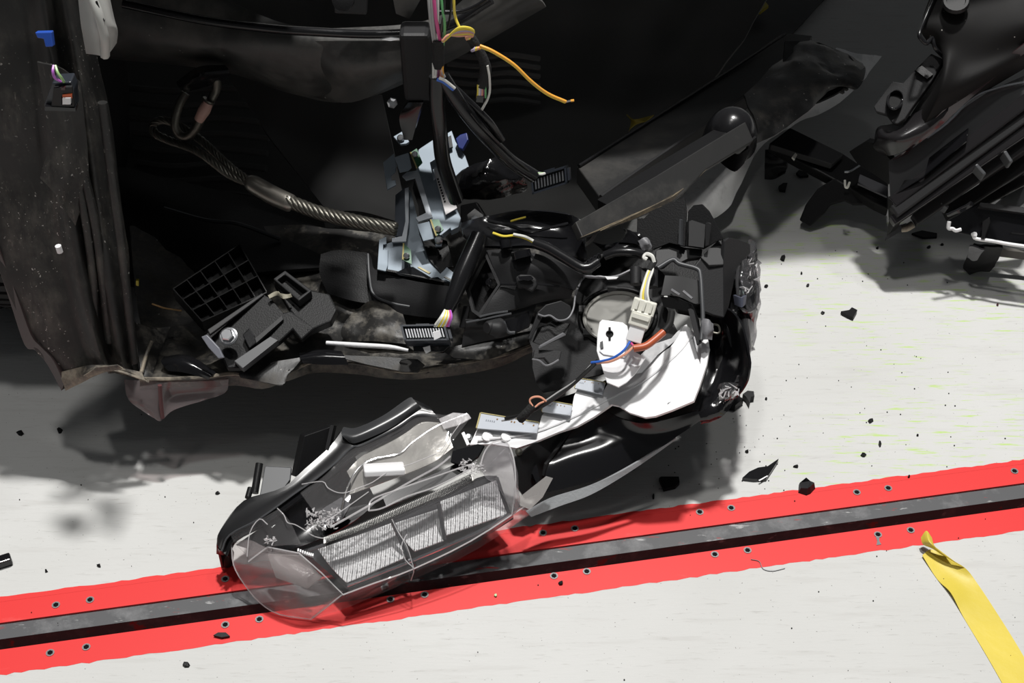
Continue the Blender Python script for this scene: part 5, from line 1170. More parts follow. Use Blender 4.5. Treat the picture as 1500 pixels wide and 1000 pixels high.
# bundle down to the lower connector
tube('conduit', [(702, 345, .295), (692, 368, .284), (678, 400, .268), (664, 436, .248), (656, 456, .236)], [.012, .0125, .0125, .010, .007], K['conduit'], WH_, 14)
for k, m in enumerate(('w_white', 'w_white', 'w_yellow', 'w_white', 'w_yellow', 'w_white', 'w_pink', 'w_purple')):
    tube('wire', [(653 + k*.8, 452, .24), (646 + 2.2*k, 464, .24), (636 + 3.0*k, 478, .228)], .0017, K[m], WH_, 6)
pin_connector(624, 491, .215, (.058, .004, -.002), (.006, -.018, -.012), (-.002, -.012, .020), 14, K['conn'], True)
plate('white_key', [(634, 487, .236), (644, 484, .238), (645, 494, .23), (636, 498, .228)], .004, K['white'], WH_)
plate('white_key', [(620, 509, .205), (630, 506, .206), (631, 514, .2), (624, 518, .198)], .004, K['white_rough'], WH_)
plate('connector_foot', [(604, 500, .204), (648, 494, .206), (660, 505, .2), (650, 515, .195), (606, 515, .195)], .012, K['gloss'], WH_, bevel=.001)
# yellow-white wire and conduit to the headlight
tube('wire', [(722, 341, .305), (738, 346, .304), (754, 345, .304), (772, 350, .304), (786, 358, .304)], .0017, K['w_yellow'], WH_, 6)
tube('wire', [(752, 343, .306), (770, 347, .306), (787, 356, .306)], .0019, K['w_white'], WH_, 6)
tube('wire', [(748, 324, .295), (758, 321, .295), (770, 318, .295)], .0014, K['w_yellow'], WH_, 6)
tube('conduit', [(783, 356, .304), (804, 364, .304), (828, 378, .302), (856, 393, .3), (875, 384, .302)], .007, K['conduit'], WH_, 12)

# ================================================================ TOW CABLE
TC = empty('tow_cable', PY(400, 285, 1.6), 'steel wire rope with looped eye and pressed ferrule hooked behind the bumper', 'cable')
def rope(name, pts, r, strands=6, twist=95, n=14):
    q = spline([V3(p) for p in pts], n); mb = MB()
    s = 0; frames = []; prev = None
    for i, p in enumerate(q):
        d = (q[min(i+1, len(q)-1)] - q[max(i-1, 0)]).normalized()
        if i: s += (q[i] - q[i-1]).length
        u = d.orthogonal().normalized() if prev is None else (prev - d*prev.dot(d)).normalized()
        prev = u; frames.append((p, u, d.cross(u), s))
    for k in range(strands):
        pts2 = []
        for p, u, v, s in frames:
            a = 2*math.pi*k/strands + s*twist
            pts2.append(p + (u*math.cos(a) + v*math.sin(a))*r*.62)
        mb.add(*tube_geo(pts2, r*.42, 5, 1, False))
    return mb.build(name, K['dark_steel'], TC, True)
rope('eye_loop', [PY(370, 270, 1.58), PY(335, 255, 1.60), PY(290, 222, 1.63), PY(246, 205, 1.66), PY(228, 196, 1.67), PY(224, 184, 1.68), PY(236, 176, 1.68), PY(254, 180, 1.675), PY(272, 190, 1.67), PY(300, 210, 1.65), PY(340, 247, 1.61), PY(370, 268, 1.58)], .006, 6, 130, 10)
rope('rope', [PY(420, 294, 1.55), PY(470, 312, 1.53), PY(520, 324, 1.51), PY(580, 336, 1.50)], .0095, 7, 110, 20)
tube('ferrule', [PY(364, 267, 1.585), PY(372, 270, 1.58), PY(400, 286, 1.565), PY(424, 297, 1.55), PY(430, 300, 1.548)], [.009, .0125, .0130, .0125, .010], K['ferrule'], TC, 16)
# shackle ring and chain link
tube('shackle', [PY(318, 112, 1.66), PY(317, 130, 1.66), PY(309, 146, 1.655), PY(296, 170, 1.65), PY(286, 190, 1.648), PY(274, 200, 1.65), PY(262, 196, 1.655), PY(256, 180, 1.66), PY(262, 155, 1.67), PY(272, 136, 1.68)], .0062, K['dark_steel'], TC, 10, 6)
tube('shackle_tape', [PY(305, 150, 1.645), PY(299, 162, 1.642), PY(291, 176, 1.640)], [.007, .0085, .0065], simple('dull_pink_tape', (.40, .24, .20), .6, var=.2), TC, 10)
tube('link_collar', [PY(306, 146, 1.65), PY(303, 152, 1.648)], .009, K['dark_steel'], TC, 10)
sheet('hook_bracket', [[PY(258, 120, 1.68), PY(290, 98, 1.66), PY(330, 95, 1.66)], [PY(262, 128, 1.67), PY(292, 112, 1.64), PY(336, 105, 1.65)], [PY(270, 135, 1.68), PY(300, 128, 1.66), PY(330, 118, 1.66)]], K['gloss_bump'], TC, .006, 5, 4)
# ================================================================ RIGHT-HAND PARTS
# --- long channel beams crossing behind
BM = empty('cross_beam', P(960, 300, 0), 'long black diagonal channel beam with dusty underside and torn end', 'beam')
K['beam_dusty'] = dusty('scuffed_beam', (.008, .008, .008), (.04, .037, .033), .5, .8, 14, .6, .85, stretch=(.5, .5, 1))
K['beam_tan'] = dusty('sandy_beam_side', (.05, .042, .032), (.24, .19, .12), .4, .65, 20, .6, .9)
def ZB(t): return .33 - .10*t
plate('lower_channel', [(843, 325, .335), (960, 258, .31), (1045, 206, .29), (1092, 178, .28), (1104, 206, .27), (1035, 248, .275), (1003, 282, .285), (985, 296, .29), (853, 347, .325)], .012, K['beam_dusty'], BM, bevel=.0015)
plate('channel_side', [(853, 347, .327), (985, 296, .292), (1003, 282, .287), (1035, 248, .277), (1004, 274, .294), (960, 300, .302), (900, 326, .316)], .004, K['beam_tan'], BM)
plate('sandy_strip', [(880, 338, .326), (935, 312, .314), (985, 288, .302), (1002, 276, .298), (985, 294, .296), (930, 320, .31)], .002, K['beam_tan'], BM)
plate('channel_top', [(875, 292, .29), (930, 258, .28), (1045, 190, .26), (1090, 172, .255), (1045, 210, .27), (960, 262, .285), (890, 300, .29)], .02, K['black'], BM, bevel=.001)
plate('upper_channel', [(845, 242, .23), (930, 190, .21), (1060, 108, .18), (1150, 48, .16), (1190, 52, .16), (1180, 76, .165), (1090, 140, .19), (1046, 172, .205), (960, 230, .23), (878, 288, .25)], .03, K['beam_dusty'], BM, bevel=.002)
tube('channel_bead', [(848, 243, .235), (930, 191, .217), (1060, 109, .187), (1150, 50, .167)], .003, K['conduit'], BM, 6)
tube('channel_bead', [(880, 288, .255), (960, 232, .235), (1046, 174, .212), (1120, 122, .19)], .003, K['black_soft'], BM, 6)
sheet('torn_end', [[(1090, 140, .22), (1140, 90, .2), (1180, 62, .19), (1225, 75, .18), (1262, 92, .17)], [(1100, 165, .23), (1140, 120, .22), (1180, 90, .21), (1225, 100, .2), (1268, 104, .19)], [(1110, 190, .225), (1150, 155, .22), (1190, 125, .215), (1228, 118, .205), (1258, 128, .19)], [(1104, 212, .215), (1140, 195, .205), (1180, 165, .2), (1210, 140, .195), (1240, 124, .19)]], K['dusty'], BM, .005, 5, 5, amp=.006, freq=24)
sheet('torn_skirt', [[(1150, 60, .2), (1200, 62, .19), (1245, 82, .18)], [(1145, 100, .2), (1200, 105, .19), (1262, 108, .18)], [(1130, 150, .19), (1190, 150, .185), (1245, 126, .18)]], K['black'], BM, .005, 5, 5, amp=.003, freq=30)
jag = random.Random(4); jm = MB()
for k in range(7):
    x = 1230 + 5*k; y = 134 - 5*k
    jm.add(*plate_geo([[(x, y, .193), (x + 7, y - 6, .19), (x + 6 + jag.uniform(0, 5), y + jag.uniform(2, 7), .186)]], .004))
jm.build('torn_teeth', K['dusty'], BM)
# dome
dm = MB(); dcx = P(1072, 190, .25)
dm.add(*lathe_geo(dcx, (0, -.35, 1), [(.042, -.03), (.040, -.01), (.034, .012), (.024, .026), (.010, .033), (.002, .034)], 24))
dm.build('dome', K['conduit'], BM, True, None, 60)
sheet('dome_skirt', [[(1040, 190, .25), (1060, 215, .25), (1085, 225, .25), (1108, 200, .25)], [(1038, 215, .235), (1058, 240, .23), (1080, 250, .232), (1100, 216, .24)]], K['black'], BM, .004, 5, 4, amp=.003, freq=40)
sheet('yellow_rag', [[(917, 168, .145), (928, 175, .15), (958, 168, .15)], [(924, 178, .14), (932, 180, .145), (945, 178, .148)], [(921, 192, .13), (927, 186, .135), (935, 180, .14)]], simple('dull_yellow_film', (.22, .17, .015), .5), BM, .002, 4, 4)

# --- black sheet on the floor under the bay
BS = tag(sheet('black_sheet', [[(560, -60, .01), (850, -60, .012), (1130, -60, .012), (1260, -60, .01)], [(560, 120, .012), (850, 100, .02), (1040, 90, .02), (1160, 50, .012)], [(600, 260, .012), (800, 250, .02), (930, 230, .02), (1050, 150, .014)], [(650, 330, .012), (790, 330, .015), (860, 310, .015), (950, 250, .012)]], simple('rumpled_black_sheet', (.03, .03, .029), .6, bump=.6, bscale=20), None, .003, 6, 6, amp=.004, freq=14), 'rumpled black sheet spread on the floor behind the cross beam', 'sheet')
for nm, lb, px, py, sz, m, cat in (('paint_scrap', 'bright yellow flake on the black sheet at the top edge', 1105, 8, 30, simple('yellow_paint_flake', (.4, .32, .02), .5), 'flake'),
                             ('paint_scrap', 'small yellow flake next to a white speck on black sheet', 899, 76, 7, simple('yellow_scrap', (.45, .36, .02), .5), 'flake'),
                             ('white_chip', 'tiny white chip beside the yellow flake on black sheet', 908, 70, 5, K['white'], 'chip'),
                             ('blue_chip', 'tiny blue chip on the black sheet', 964, 104, 4, simple('cyan_chip', (.02, .25, .55), .4), 'chip'),
                             ('white_chip', 'tiny white chip just above the blue chip', 960, 96, 3, K['white'], 'chip'),
                             ('tan_chip', 'tan crumb on the black sheet near the diagonal beam', 1004, 103, 6, K['tan_dust'], 'chip')):
    r = random.Random(px); z = .045
    pts = [(px + sz*.6*math.cos(a)*(1 + r.uniform(-.3, .3)), py + sz*.5*math.sin(a)*(1 + r.uniform(-.4, .3)), z) for a in [2*math.pi*k/6 for k in range(6)]]
    tag(plate(nm, pts, .006, m), lb, cat)

# --- pale crumpled sheet under the beam
K['pale'] = dusty('scuffed_pale_plastic', (.9, .9, .89), (.6, .6, .6), .52, .7, 18, .4, .5, bump=.5)
PS = tag(sheet('pale_panel', [[(1010, 325, .05), (1050, 318, .04), (1075, 292, .04), (1112, 218, .04), (1165, 182, .035), (1215, 160, .03), (1255, 128, .03), (1292, 82, .03)],
                              [(990, 310, .06), (1030, 290, .07), (1060, 265, .075), (1095, 210, .07), (1150, 165, .065), (1200, 140, .06), (1235, 112, .055), (1262, 78, .05)],
                              [(980, 290, .06), (1010, 265, .07), (1040, 235, .075), (1080, 190, .075), (1130, 145, .07), (1180, 115, .065), (1212, 92, .06), (1225, 70, .05)]], K['pale'], None, .003, 6, 6, amp=.004, freq=24), 'pale grey dented plastic panel lying under the torn beam end', 'panel')

# --- black cross bracket on the floor (between beam and bumper)
CB = empty('cross_bracket', P(1230, 290, 0), 'black plastic bracket with a splayed leg lying below the torn beam', 'bracket')
e4 = lambda x, y, z: (1120 + x/3.334, 120 + y/3.334, z)
plate('bar', [e4(20, 300, .10), e4(125, 220, .10), e4(380, 345, .09), e4(470, 405, .09), e4(605, 480, .08), e4(605, 620, .07), e4(540, 590, .07), e4(420, 520, .075), e4(300, 455, .08), e4(140, 370, .085)], .02, K['black'], CB, bevel=.003)
plate('bar_ridge', [e4(30, 305, .115), e4(130, 225, .115), e4(385, 350, .105), e4(330, 400, .1)], .012, K['black_soft'], CB, bevel=.002)
plate('leg', [e4(260, 520, .07), e4(340, 470, .075), e4(470, 560, .07), e4(500, 600, .06), e4(430, 600, .06), e4(390, 580, .058), e4(320, 600, .045), e4(290, 640, .03), e4(220, 703, .012), e4(170, 675, .012), e4(200, 600, .04)], .02, K['black'], CB, bevel=.003)
sheet('flap', [[e4(0, 330, .07), e4(60, 330, .08), e4(110, 370, .08)], [e4(0, 400, .05), e4(50, 410, .055), e4(105, 430, .055)], [e4(0, 475, .012), e4(50, 475, .02), e4(100, 450, .03)]], K['gloss'], CB, .004, 5, 5, amp=.003, freq=30)
plate('window_panel', [e4(465, 450, .096), e4(600, 510, .09), e4(598, 560, .084), e4(455, 495, .09)], .004, simple('dim_grey_panel', (.10, .10, .11), .4), CB)
tube('white_hook', [e4(392, 480, .11), e4(394, 510, .106), e4(405, 515, .105), e4(415, 490, .108)], .002, K['cream'], CB, 6)
plate('pale_clip', [e4(135, 365, .11), e4(150, 345, .112), e4(160, 355, .11), e4(148, 378, .108)], .004, K['cream'], CB)
tube('bar_edge', [e4(390, 440, .112), e4(420, 435, .114), e4(465, 408, .115)], .0016, K['steel'], CB, 6)

# --- bumper cover, upper right
BC = empty('bumper_cover', P(1420, 300, 0), 'torn off glossy black bumper cover with slatted grille at the right edge', 'bumper')
K['bump_in'] = dusty('scuffed_bumper_back', (.009, .0085, .0085), (.16, .155, .155), .66, .8, 16, .62, .7, specks=.77, bump=.05)
K['bump_grey'] = simple('grey_bumper_panel', (.055, .055, .057), .3, coat=.2)
K['bump_gloss'] = simple('gloss_bumper', (.014, .013, .014), .24)
K['bump_in'].node_tree.nodes['Principled BSDF'].inputs['Specular IOR Level'].default_value = .15
f7 = lambda x, y, z: (1100 + x/3.333, x*0 + y/3.333, z)
sheet('back_panel', [[f7(890, -60, .42), f7(1050, -60, .43), f7(1250, -60, .44), f7(1400, -60, .44)],
                     [f7(830, 120, .39), f7(960, 100, .40), f7(1150, 130, .40), f7(1380, 100, .42)],
                     [f7(860, 200, .36), f7(960, 230, .37), f7(1080, 290, .36), f7(1370, 200, .39)],
                     [f7(950, 285, .33), f7(930, 380, .34), f7(1000, 430, .33), f7(1350, 270, .37)],
                     [f7(780, 560, .26), f7(840, 590, .27), f7(900, 590, .27), f7(1345, 330, .34)]], K['bump_in'], BC, .004, 6, 6, amp=.001, freq=14)
lathe('round_plug', P(*f7(1000, 12, .425)), (-.2, -.5, 1), [(.020, 0), (.018, .006), (.014, .006), (.013, .003), (.004, .003)], K['black_soft'], BC, 20)
tube('back_edge', [f7(905, -40, .425), f7(850, 90, .402), f7(822, 165, .392), f7(835, 195, .385), f7(860, 212, .38), f7(885, 185, .382), f7(900, 235, .37), f7(950, 287, .345)], .003, K['conduit'], BC, 8)
ovl = []
for k in range(18):
    a = 2*math.pi*k/18; x, y = 38*math.cos(a), 52*math.sin(a)
    ovl.append(f7(704 + x*.9 - y*.25, 487 + y*.85 + x*.25, .285))
plate('clip_bracket', [[f7(598, 520, .27), f7(690, 395, .30), f7(740, 405, .305), f7(800, 340, .32), f7(880, 260, .34), f7(945, 290, .34), f7(880, 400, .315), f7(790, 520, .285), f7(750, 580, .27), f7(715, 605, .262), f7(690, 600, .262), f7(660, 560, .266), f7(610, 545, .266)], ovl], .01, K['black_soft'], BC, bevel=.0015)
plate('clip_hole_shade', [(x, y, z - .002) for x, y, z in ovl], .002, K['strut'], BC)  # dark plate set in the oval opening to stand for its shade
cm = MB(); cm.add(*tube_geo(ovl + [ovl[0]], .0022, 6, 1, False)); cm.build('clip_rim', K['conduit'], BC, True)
plate('clip_step', [f7(800, 340, .325), f7(835, 320, .33), f7(890, 362, .325), f7(860, 385, .32)], .006, K['black'], BC)
sheet('lower_shell', [[f7(600, 690, .215), f7(620, 620, .24), f7(700, 600, .25), f7(860, 520, .285), f7(980, 440, .31)], [f7(598, 720, .205), f7(640, 680, .235), f7(720, 670, .25), f7(850, 620, .265), f7(960, 540, .29)], [f7(640, 760, .19), f7(680, 760, .21), f7(740, 740, .225), f7(800, 700, .24), f7(900, 620, .265)]], K['bump_gloss'], BC, .004, 5, 5)
plate('shell_skirt', [f7(480, 740, .16), f7(560, 690, .19), f7(610, 700, .2), f7(680, 780, .185), f7(672, 900, .14), f7(600, 850, .13), f7(520, 800, .14)], .01, K['black'], BC)
# painted side strip and grey face
sheet('painted_strip', [[f7(690, 775, .205), f7(860, 670, .245), f7(1050, 500, .30), f7(1200, 370, .34), f7(1400, 210, .39)], [f7(760, 745, .212), f7(850, 630, .26), f7(1010, 470, .31), f7(1180, 330, .35), f7(1380, 180, .40)]], simple('dark_maroon_paint', (.03, .014, .016), .2, coat=.5), BC, .003, 5, 4)
plate('grey_face', [f7(672, 785, .2), f7(760, 742, .21), f7(860, 672, .232), f7(1050, 520, .28), f7(1170, 440, .30), f7(1333, 370, .33), f7(1400, 340, .34), f7(1400, 480, .31), f7(1060, 700, .24), f7(690, 985, .14), f7(680, 980, .14)], .004, K['bump_grey'], BC)
plate('face_cutout', [f7(710, 945, .16), f7(750, 880, .178), f7(845, 865, .19), f7(870, 770, .215), f7(960, 700, .235), f7(1060, 625, .265), f7(1050, 690, .25), f7(840, 860, .195)], .002, K['gloss'], BC)
tube('chrome_crease', [f7(860, 672, .24), f7(960, 600, .265), f7(1080, 480, .30), f7(1200, 430, .315), f7(1340, 400, .325)], .002, K['steel'], BC, 6)
# grille slats
def slat(a, b, wd, mat, nm='grille_slat', th=.012):
    pa, pb = V3(f7(*a)), V3(f7(*b)); d = (pb - pa)
    n = Vector((0, -.5, 1)).normalized(); sdv = d.cross(n).normalized()*wd
    m = MB(); m.add(*box_geo(pa - sdv*.5, d, sdv, -n*th)); return bev(m.build(nm, mat, BC), .002)
slat((690, 985, .15), (1420, 430, .33), .020, K['bump_gloss'])
slat((700, 1030, .14), (1420, 500, .31), .020, K['black_soft'])
slat((690, 1075, .125), (1420, 580, .29), .016, K['bump_gloss'])
slat((800, 1070, .118), (1420, 640, .27), .018, K['black_soft'])
slat((950, 1040, .11), (1420, 740, .24), .022, K['black'])
slat((1080, 1010, .10), (1420, 830, .21), .016, K['bump_gloss'])
slat((1180, 1060, .08), (1420, 860, .18), .030, K['tabgrey'])
for (a, b) in (((1100, 800, .225), (1145, 850, .215)), ((1240, 735, .25), (1275, 790, .24)), ((930, 985, .15), (965, 1010, .145))):
    slat(a, b, .006, K['tabgrey'], 'grille_rib', .02)
plate('grille_end', [f7(665, 960, .15), f7(690, 985, .152), f7(700, 1100, .11), f7(660, 1165, .08), f7(672, 1080, .11)], .012, K['black'], BC, bevel=.001)
plate('grille_tip', [f7(655, 1175, .078), f7(690, 1110, .1), f7(760, 1090, .105), f7(745, 1120, .098), f7(680, 1160, .085)], .006, K['tabgrey'], BC)
tube('pale_peg', [f7(735, 1115, .10), f7(760, 1112, .102), f7(790, 1095, .106)], .006, K['tan_dust'], BC, 10)
sheet('rear_wall', [[f7(1180, 780, .2), f7(1300, 660, .24), f7(1420, 560, .27)], [f7(1100, 940, .14), f7(1250, 860, .17), f7(1420, 760, .2)], [f7(1060, 1010, .1), f7(1250, 960, .12), f7(1420, 860, .15)]], K['black'], BC, .004, 4, 4)

# --- black tray with white broken edge, right edge
RT = empty('broken_trim_tray', P(1450, 350, 0), 'black plastic trim tray with white broken edges at the right frame edge', 'trim')
f8 = lambda x, y, z: (1100 + x/3.333, 280 + y/3.333, z)
plate('tray_face', [f8(955, 145, .12), f8(1070, 80, .135), f8(1120, 60, .14), f8(1420, 110, .14), f8(1420, 285, .10), f8(1240, 255, .10), f8(1120, 235, .1), f8(1080, 215, .1), f8(1000, 200, .105)], .006, K['gloss'], RT, bevel=.001)
plate('tray_lip', [f8(1120, 55, .148), f8(1420, 88, .15), f8(1420, 118, .145), f8(1110, 75, .143)], .01, K['black_soft'], RT)
plate('tray_box', [f8(1130, 150, .13), f8(1165, 125, .138), f8(1170, 150, .132), f8(1140, 230, .112), f8(1125, 225, .112)], .008, K['black'], RT, bevel=.001)
plate('slot', [f8(1270, 200, .121), f8(1420, 215, .118), f8(1420, 222, .117), f8(1275, 207, .119)], .003, K['black'], RT)
tube('white_edge', [f8(1085, 213, .107), f8(1100, 232, .105), f8(1180, 243, .105), f8(1260, 258, .105), f8(1420, 280, .105)], .0028, K['white'], RT, 8)
tube('white_tear', [f8(968, 148, .125), f8(965, 180, .115), f8(985, 183, .114), f8(1000, 192, .113), f8(1025, 186, .114)], .003, K['white'], RT, 6)
tube('white_tear', [f8(1080, 212, .11), f8(1095, 208, .11), f8(1092, 222, .108)], .003, K['white'], RT, 6)
sheet('shiny_curl', [[f8(955, 115, .15), f8(1000, 100, .155), f8(1050, 75, .16), f8(1080, 50, .165)], [f8(960, 125, .145), f8(1010, 112, .15), f8(1058, 88, .155), f8(1090, 62, .16)]], K['gloss_bump'], RT, .004, 5, 4, amp=.003, freq=60)
sheet('torn_foot', [[f8(1080, 265, .07), f8(1150, 270, .08), f8(1230, 275, .08)], [f8(1055, 320, .04), f8(1120, 325, .05), f8(1210, 330, .05)], [f8(1035, 375, .012), f8(1090, 375, .016), f8(1190, 365, .02)], [f8(1075, 405, .004), f8(1110, 395, .006), f8(1165, 392, .008)]], K['black_soft'], RT, .005, 4, 4, amp=.003, freq=50)
sheet('torn_foot_skin', [[f8(1065, 270, .078), f8(1100, 275, .08), f8(1140, 285, .075)], [f8(1060, 300, .06), f8(1090, 305, .062), f8(1120, 310, .06)], [f8(1055, 325, .048), f8(1080, 340, .045), f8(1105, 335, .048)]], K['grey_plastic'], RT, .003, 4, 4, amp=.003, freq=60)
plate('base_bar', [f8(1110, 270, .05), f8(1420, 310, .05), f8(1420, 345, .035), f8(1180, 315, .04)], .01, simple('grey_olive_bar', (.09, .085, .075), .6), RT)
# ================================================================ SMALL THINGS AT THE LEFT
LC = empty('sensor_connector', PY(88, 150, 1.36), 'small black sensor connector with pink and green wires on the liner', 'connector')
gx = lambda x, y, Y=1.36: PY(x/3.333, y/3.333, Y)
plate('housing', [gx(215, 515), gx(255, 405), gx(345, 400), gx(360, 440), gx(368, 540), gx(220, 540)], .02, K['conn'], LC, bevel=.0015)
plate('window', [[gx(262, 430, 1.355), gx(350, 425, 1.355), gx(362, 520, 1.355), gx(250, 525, 1.355)], [gx(300, 470, 1.355), gx(350, 465, 1.355), gx(352, 512, 1.355), gx(302, 512, 1.355)]], .004, K['black_soft'], LC)
plate('orange_seal', [gx(305, 462, 1.354), gx(352, 458, 1.354), gx(352, 480, 1.354), gx(305, 480, 1.354)], .003, K['orange'], LC)
plate('orange_seal', [gx(298, 428, 1.354), gx(318, 426, 1.354), gx(318, 440, 1.354), gx(298, 440, 1.354)], .003, K['red_edge'], LC)
plate('white_lock', [gx(305, 480, 1.352), gx(345, 478, 1.352), gx(345, 510, 1.352), gx(305, 510, 1.352)], .005, K['white'], LC)
plate('bottom_flange', [gx(218, 520, 1.354), gx(368, 528, 1.354), gx(370, 544, 1.354), gx(218, 540, 1.354)], .012, K['gloss'], LC)
tube('wire', [gx(262, 320, 1.362), gx(258, 350, 1.355), gx(268, 380, 1.355), gx(298, 398, 1.36)], .0016, K['w_purple'], LC, 6)
tube('wire', [gx(270, 320, 1.362), gx(282, 355, 1.355), gx(300, 380, 1.355), gx(312, 400, 1.36)], .0016, K['w_lime'], LC, 6)
tag(plate('blue_clip', [gx(170, 158, 1.385), gx(250, 156, 1.385), gx(258, 228, 1.38), gx(222, 230, 1.38), gx(212, 190, 1.38), gx(182, 186, 1.385)], .01, simple('bright_blue_plastic', (.02, .08, .42), .4), bevel=.001), 'bright blue plastic clip fixed on the wheel arch liner', 'clip')
WP = empty('reservoir', PY(135, 40, 1.40), 'translucent white plastic reservoir end hanging at the top left', 'reservoir')
K['milky'] = simple('milky_plastic', (.40, .40, .38), .4, var=.12, vscale=20)
sheet('shell', [[gx(365, -190, 1.44), gx(415, -190, 1.42), gx(455, -190, 1.41), gx(485, -190, 1.42), gx(500, -190, 1.44)], [gx(390, 80, 1.42), gx(445, 80, 1.395), gx(490, 90, 1.385), gx(540, 80, 1.395), gx(555, 75, 1.42)], [gx(405, 180, 1.42), gx(460, 180, 1.39), gx(510, 190, 1.385), gx(560, 150, 1.395), gx(575, 150, 1.42)], [gx(420, 262, 1.42), gx(470, 268, 1.40), gx(515, 275, 1.395), gx(545, 245, 1.40), gx(570, 210, 1.42)]], K['milky'], WP, .003, 5, 6)
tube('seam', [gx(440, -30, 1.388), gx(478, 60, 1.378), gx(500, 140, 1.374), gx(512, 200, 1.374), gx(512, 270, 1.385)], .0055, K['milky'], WP, 8)
tube('fluid_stain', [gx(470, 5, 1.380), gx(500, 90, 1.374), gx(512, 100, 1.374)], .0012, K['black'], WP, 5)
# yellow cap glimpsed by the liner and a frayed wire
tag(plate('yellow_tag', [PY(199, 411, 1.5), PY(203, 411, 1.5), PY(203, 419, 1.5), PY(199, 418, 1.5)], .004, simple('yellow_tag', (.5, .42, .02), .5)), 'tiny yellow tag deep behind the wheel arch liner', 'tag')
tag(tube('frayed_wire', [P(223, 445, .2), P(240, 451, .2), P(252, 453, .2), P(266, 455, .2)], .0012, K['gold'], None, 5), 'short frayed copper wire end left of the ribbed tray', 'wire')
tag(box('black_clip', P(-8, 836, .001), (.022, .010, 0), (-.006, .012, 0), (0, 0, .012), K['gloss'], None, .002), 'black plastic clip lying at the left frame edge', 'clip')

# ================================================================ DEBRIS ON THE FLOOR
def chip(name, label, px, py, w, h, seed, mat='black', th=.004, n=6, group=None, cat='fragment', rot=0.0, z=.0005):
    r = random.Random(seed); pts = []
    for k in range(n):
        a = 2*math.pi*k/n + r.uniform(-.25, .25); f = r.uniform(.75, 1.1)
        x = w/2*f*math.cos(a); y = h/2*f*math.sin(a)
        pts.append(P(px + x*math.cos(rot) - y*math.sin(rot), py + x*math.sin(rot) + y*math.cos(rot), 0) + Vector((0, 0, z)))
    base = pts; top = []
    c = sum(base, Vector((0, 0, 0)))/n
    for p in base: top.append(c.lerp(p, r.uniform(.7, .98)) + Vector((0, 0, th*r.uniform(.5, 1.3))))
    vs = base + top; fs = [tuple(reversed(range(n))), tuple(range(n, 2*n))] + [(i, (i+1) % n, n + (i+1) % n, n + i) for i in range(n)]
    return tag(mesh_obj(name, vs, fs, K[mat]), label, cat, group)
def flat(name, label, pts, th, mat, cat='fragment', z=.001, tilt=0.0):
    q = [(x, y, z + tilt*(i % 2)) for i, (x, y) in enumerate(pts)]
    return tag(plate(name, q, th, K[mat], None, ext=Vector((0, 0, th))), label, cat)
shard_ = flat('plastic_shard', 'long glossy black shard with white scratch above the red rail', [(1087, 703), (1097, 694), (1110, 688), (1124, 686), (1140, 675), (1139, 678), (1130, 692), (1122, 704), (1104, 705)], .005, 'gloss')
plate('scratch', [(1111, 703, .0066), (1124, 696, .0066), (1125, 697, .0066), (1113, 704, .0066)], .0006, K['white'], shard_)
chip('plastic_chunk', 'dark grey rough chunk on the edge of the red rail', 1181, 716, 27, 22, 12, 'black_soft', .010, 7)
flat('plastic_shard', 'black square fuzzy edged fragment in the headlight shadow', [(965, 704), (968, 702), (994, 702), (995, 710), (989, 716), (972, 720)], .006, 'black')
flat('plastic_shard', 'black triangular fragment on the bright floor at right', [(1231, 460), (1243, 458), (1247, 454), (1255, 458), (1249, 469), (1240, 465)], .006, 'black')
flat('plastic_shard', 'jagged black fragment touching the crumpled lens end', [(1064, 600), (1070, 588), (1082, 582), (1083, 590), (1088, 592), (1076, 602)], .012, 'black')
flat('plastic_shard', 'curved black fragment right of the crumpled lens end', [(1087, 584), (1094, 579), (1103, 580), (1104, 587), (1099, 588), (1097, 597), (1092, 588)], .010, 'black_soft')
flat('plastic_shard', 'dark flake lying on the lower red strip at left', [(313, 932), (320, 928), (331, 928), (337, 933), (325, 935)], .003, 'black_soft', z=.0012)
flat('plastic_shard', 'black fragment under the right-hand bracket beside its leg', [(1166, 256), (1170, 252), (1180, 256), (1184, 260), (1172, 261)], .005, 'black')
flat('plastic_shard', 'small black fragment left of the splayed bracket leg', [(1140, 276), (1147, 271), (1153, 271), (1150, 282), (1142, 281)], .005, 'black')
flat('plastic_shard', 'flat black offcut under the grille tip in shadow', [(1335, 344), (1350, 340), (1372, 344), (1372, 349), (1352, 350)], .004, 'black')
chip('plastic_chip', 'black oblong chip in the shade above the right floor', 1146.5, 379, 8, 11, 3, 'black')
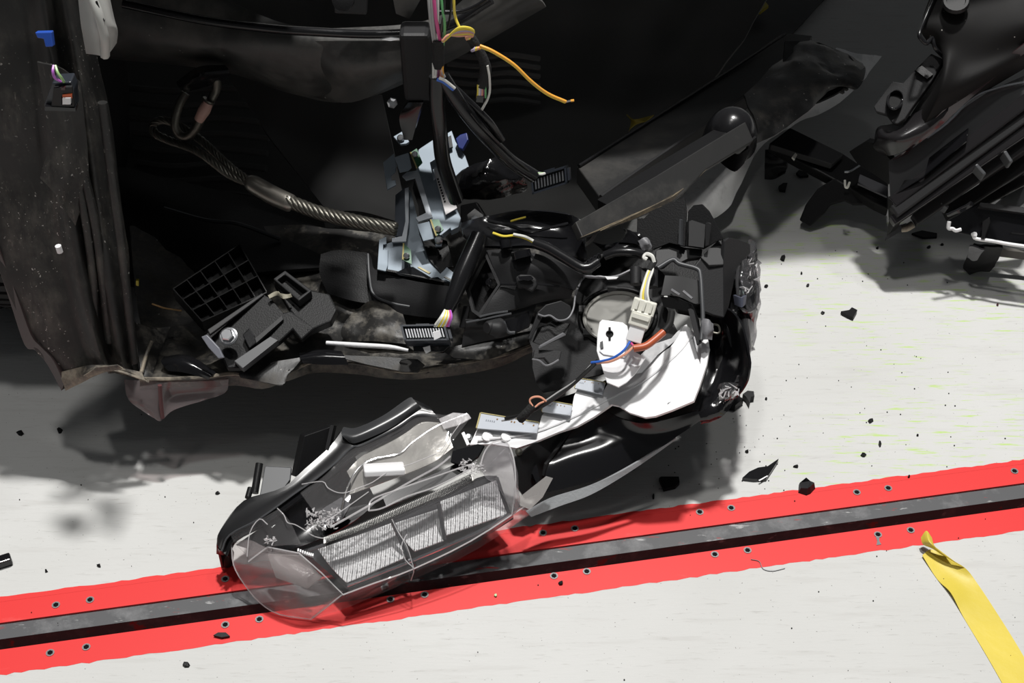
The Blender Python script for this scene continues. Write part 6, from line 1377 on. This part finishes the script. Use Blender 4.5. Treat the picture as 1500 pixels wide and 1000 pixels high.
for i, (x, y, w_, h_, lb) in enumerate((
    (30, 635, 11, 7, 'black chip at far left in front of the wheel'), (88, 631, 9, 9, 'black chip at the edge of the left shadow'),
    (145, 829, 7, 5, 'tiny black chip above the red strip at left'), (68, 837, 5, 4, 'smallest black speck above the red strip at left'),
    (273, 974, 11, 8, 'black chip on the floor below the red strip at lower left'), (319, 723, 7, 4, 'black chip left of the headlight mounting tab'),
    (821, 855, 9, 5, 'black chip just below the lower red strip, mid picture'), (1275, 617, 9, 7, 'rounded black chip alone above the right red strip'),
    (1289, 651, 6, 10, 'two-lobed black chip, right of a pair of chips'), (1265, 667, 9, 7, 'grey-black chip, left of a pair of chips'),
    (1094, 662, 6, 5, 'black chip right of the headlight shadow edge'), (1166, 684, 9, 4, 'thin black sliver between shard and rough chunk'),
    (1344, 638, 4, 3, 'black speck far right above the red strip'), (1331, 699, 4, 3, 'black speck on the upper red strip edge at right'),
    (1122, 585, 4, 3, 'black speck right of the curved fragment'), (1205, 459, 6, 4, 'black chip left of the triangular fragment'),
    (1122, 420, 6, 4, 'black chip right of the crumpled lens top'), (1285, 364, 5, 3, 'black speck on the shade border under the grille'),
    (1360, 363, 7, 4, 'black chip on the shade border right of the grille tip'), (1380, 359, 6, 3, 'black sliver near the torn trim foot'),
    (926, 688, 8, 4, 'black sliver directly below the headlight trim edge'), (957, 728, 4, 8, 'upright black crumb below the square fragment'),
    (1174, 401, 4, 4, 'black speck above the green scuffs'), (1183, 419, 5, 4, 'black crumb among the green scuffs'))):
    chip('plastic_chip', lb, x, y, w_, h_, 20 + i, 'black', .003)
chip('red_crumb', 'tiny dark red crumb on the bright floor at right', 1461, 447, 4, 4, 77, 'red_edge', .002, cat='crumb')
chip('green_crumb', 'tiny bright green crumb on the lower red strip', 726, 873, 6, 4, 78, 'w_lime', .002, cat='crumb', z=.0012)
# fine grit
gr = MB(); r = random.Random(9)
for _ in range(150):
    x, y = r.choice(((r.uniform(1100, 1400), r.uniform(350, 690)), (r.uniform(0, 1500), r.uniform(400, 1000)), (r.uniform(950, 1150), r.uniform(600, 720))))
    c = P(x, y, .0009); s = r.uniform(.0006, .0014)
    gr.add(*cbox_geo(c, Vector((s, s*.4, 0)), Vector((-s*.4, s, 0)), Vector((0, 0, s))))
o = gr.build('plastic_grit', K['black']); tag(o, 'fine black plastic grit scattered over the pale floor', 'grit', kind='stuff')
# fine hair-like thread near the rail
tag(tube('thread', [P(1100, 819, .001), P(1112, 822, .001), P(1118, 833, .001), P(1132, 836, .001), P(1150, 832, .001)], .0005, K['grey_plastic'], None, 4), 'thin grey thread lying below the lower red strip', 'thread')
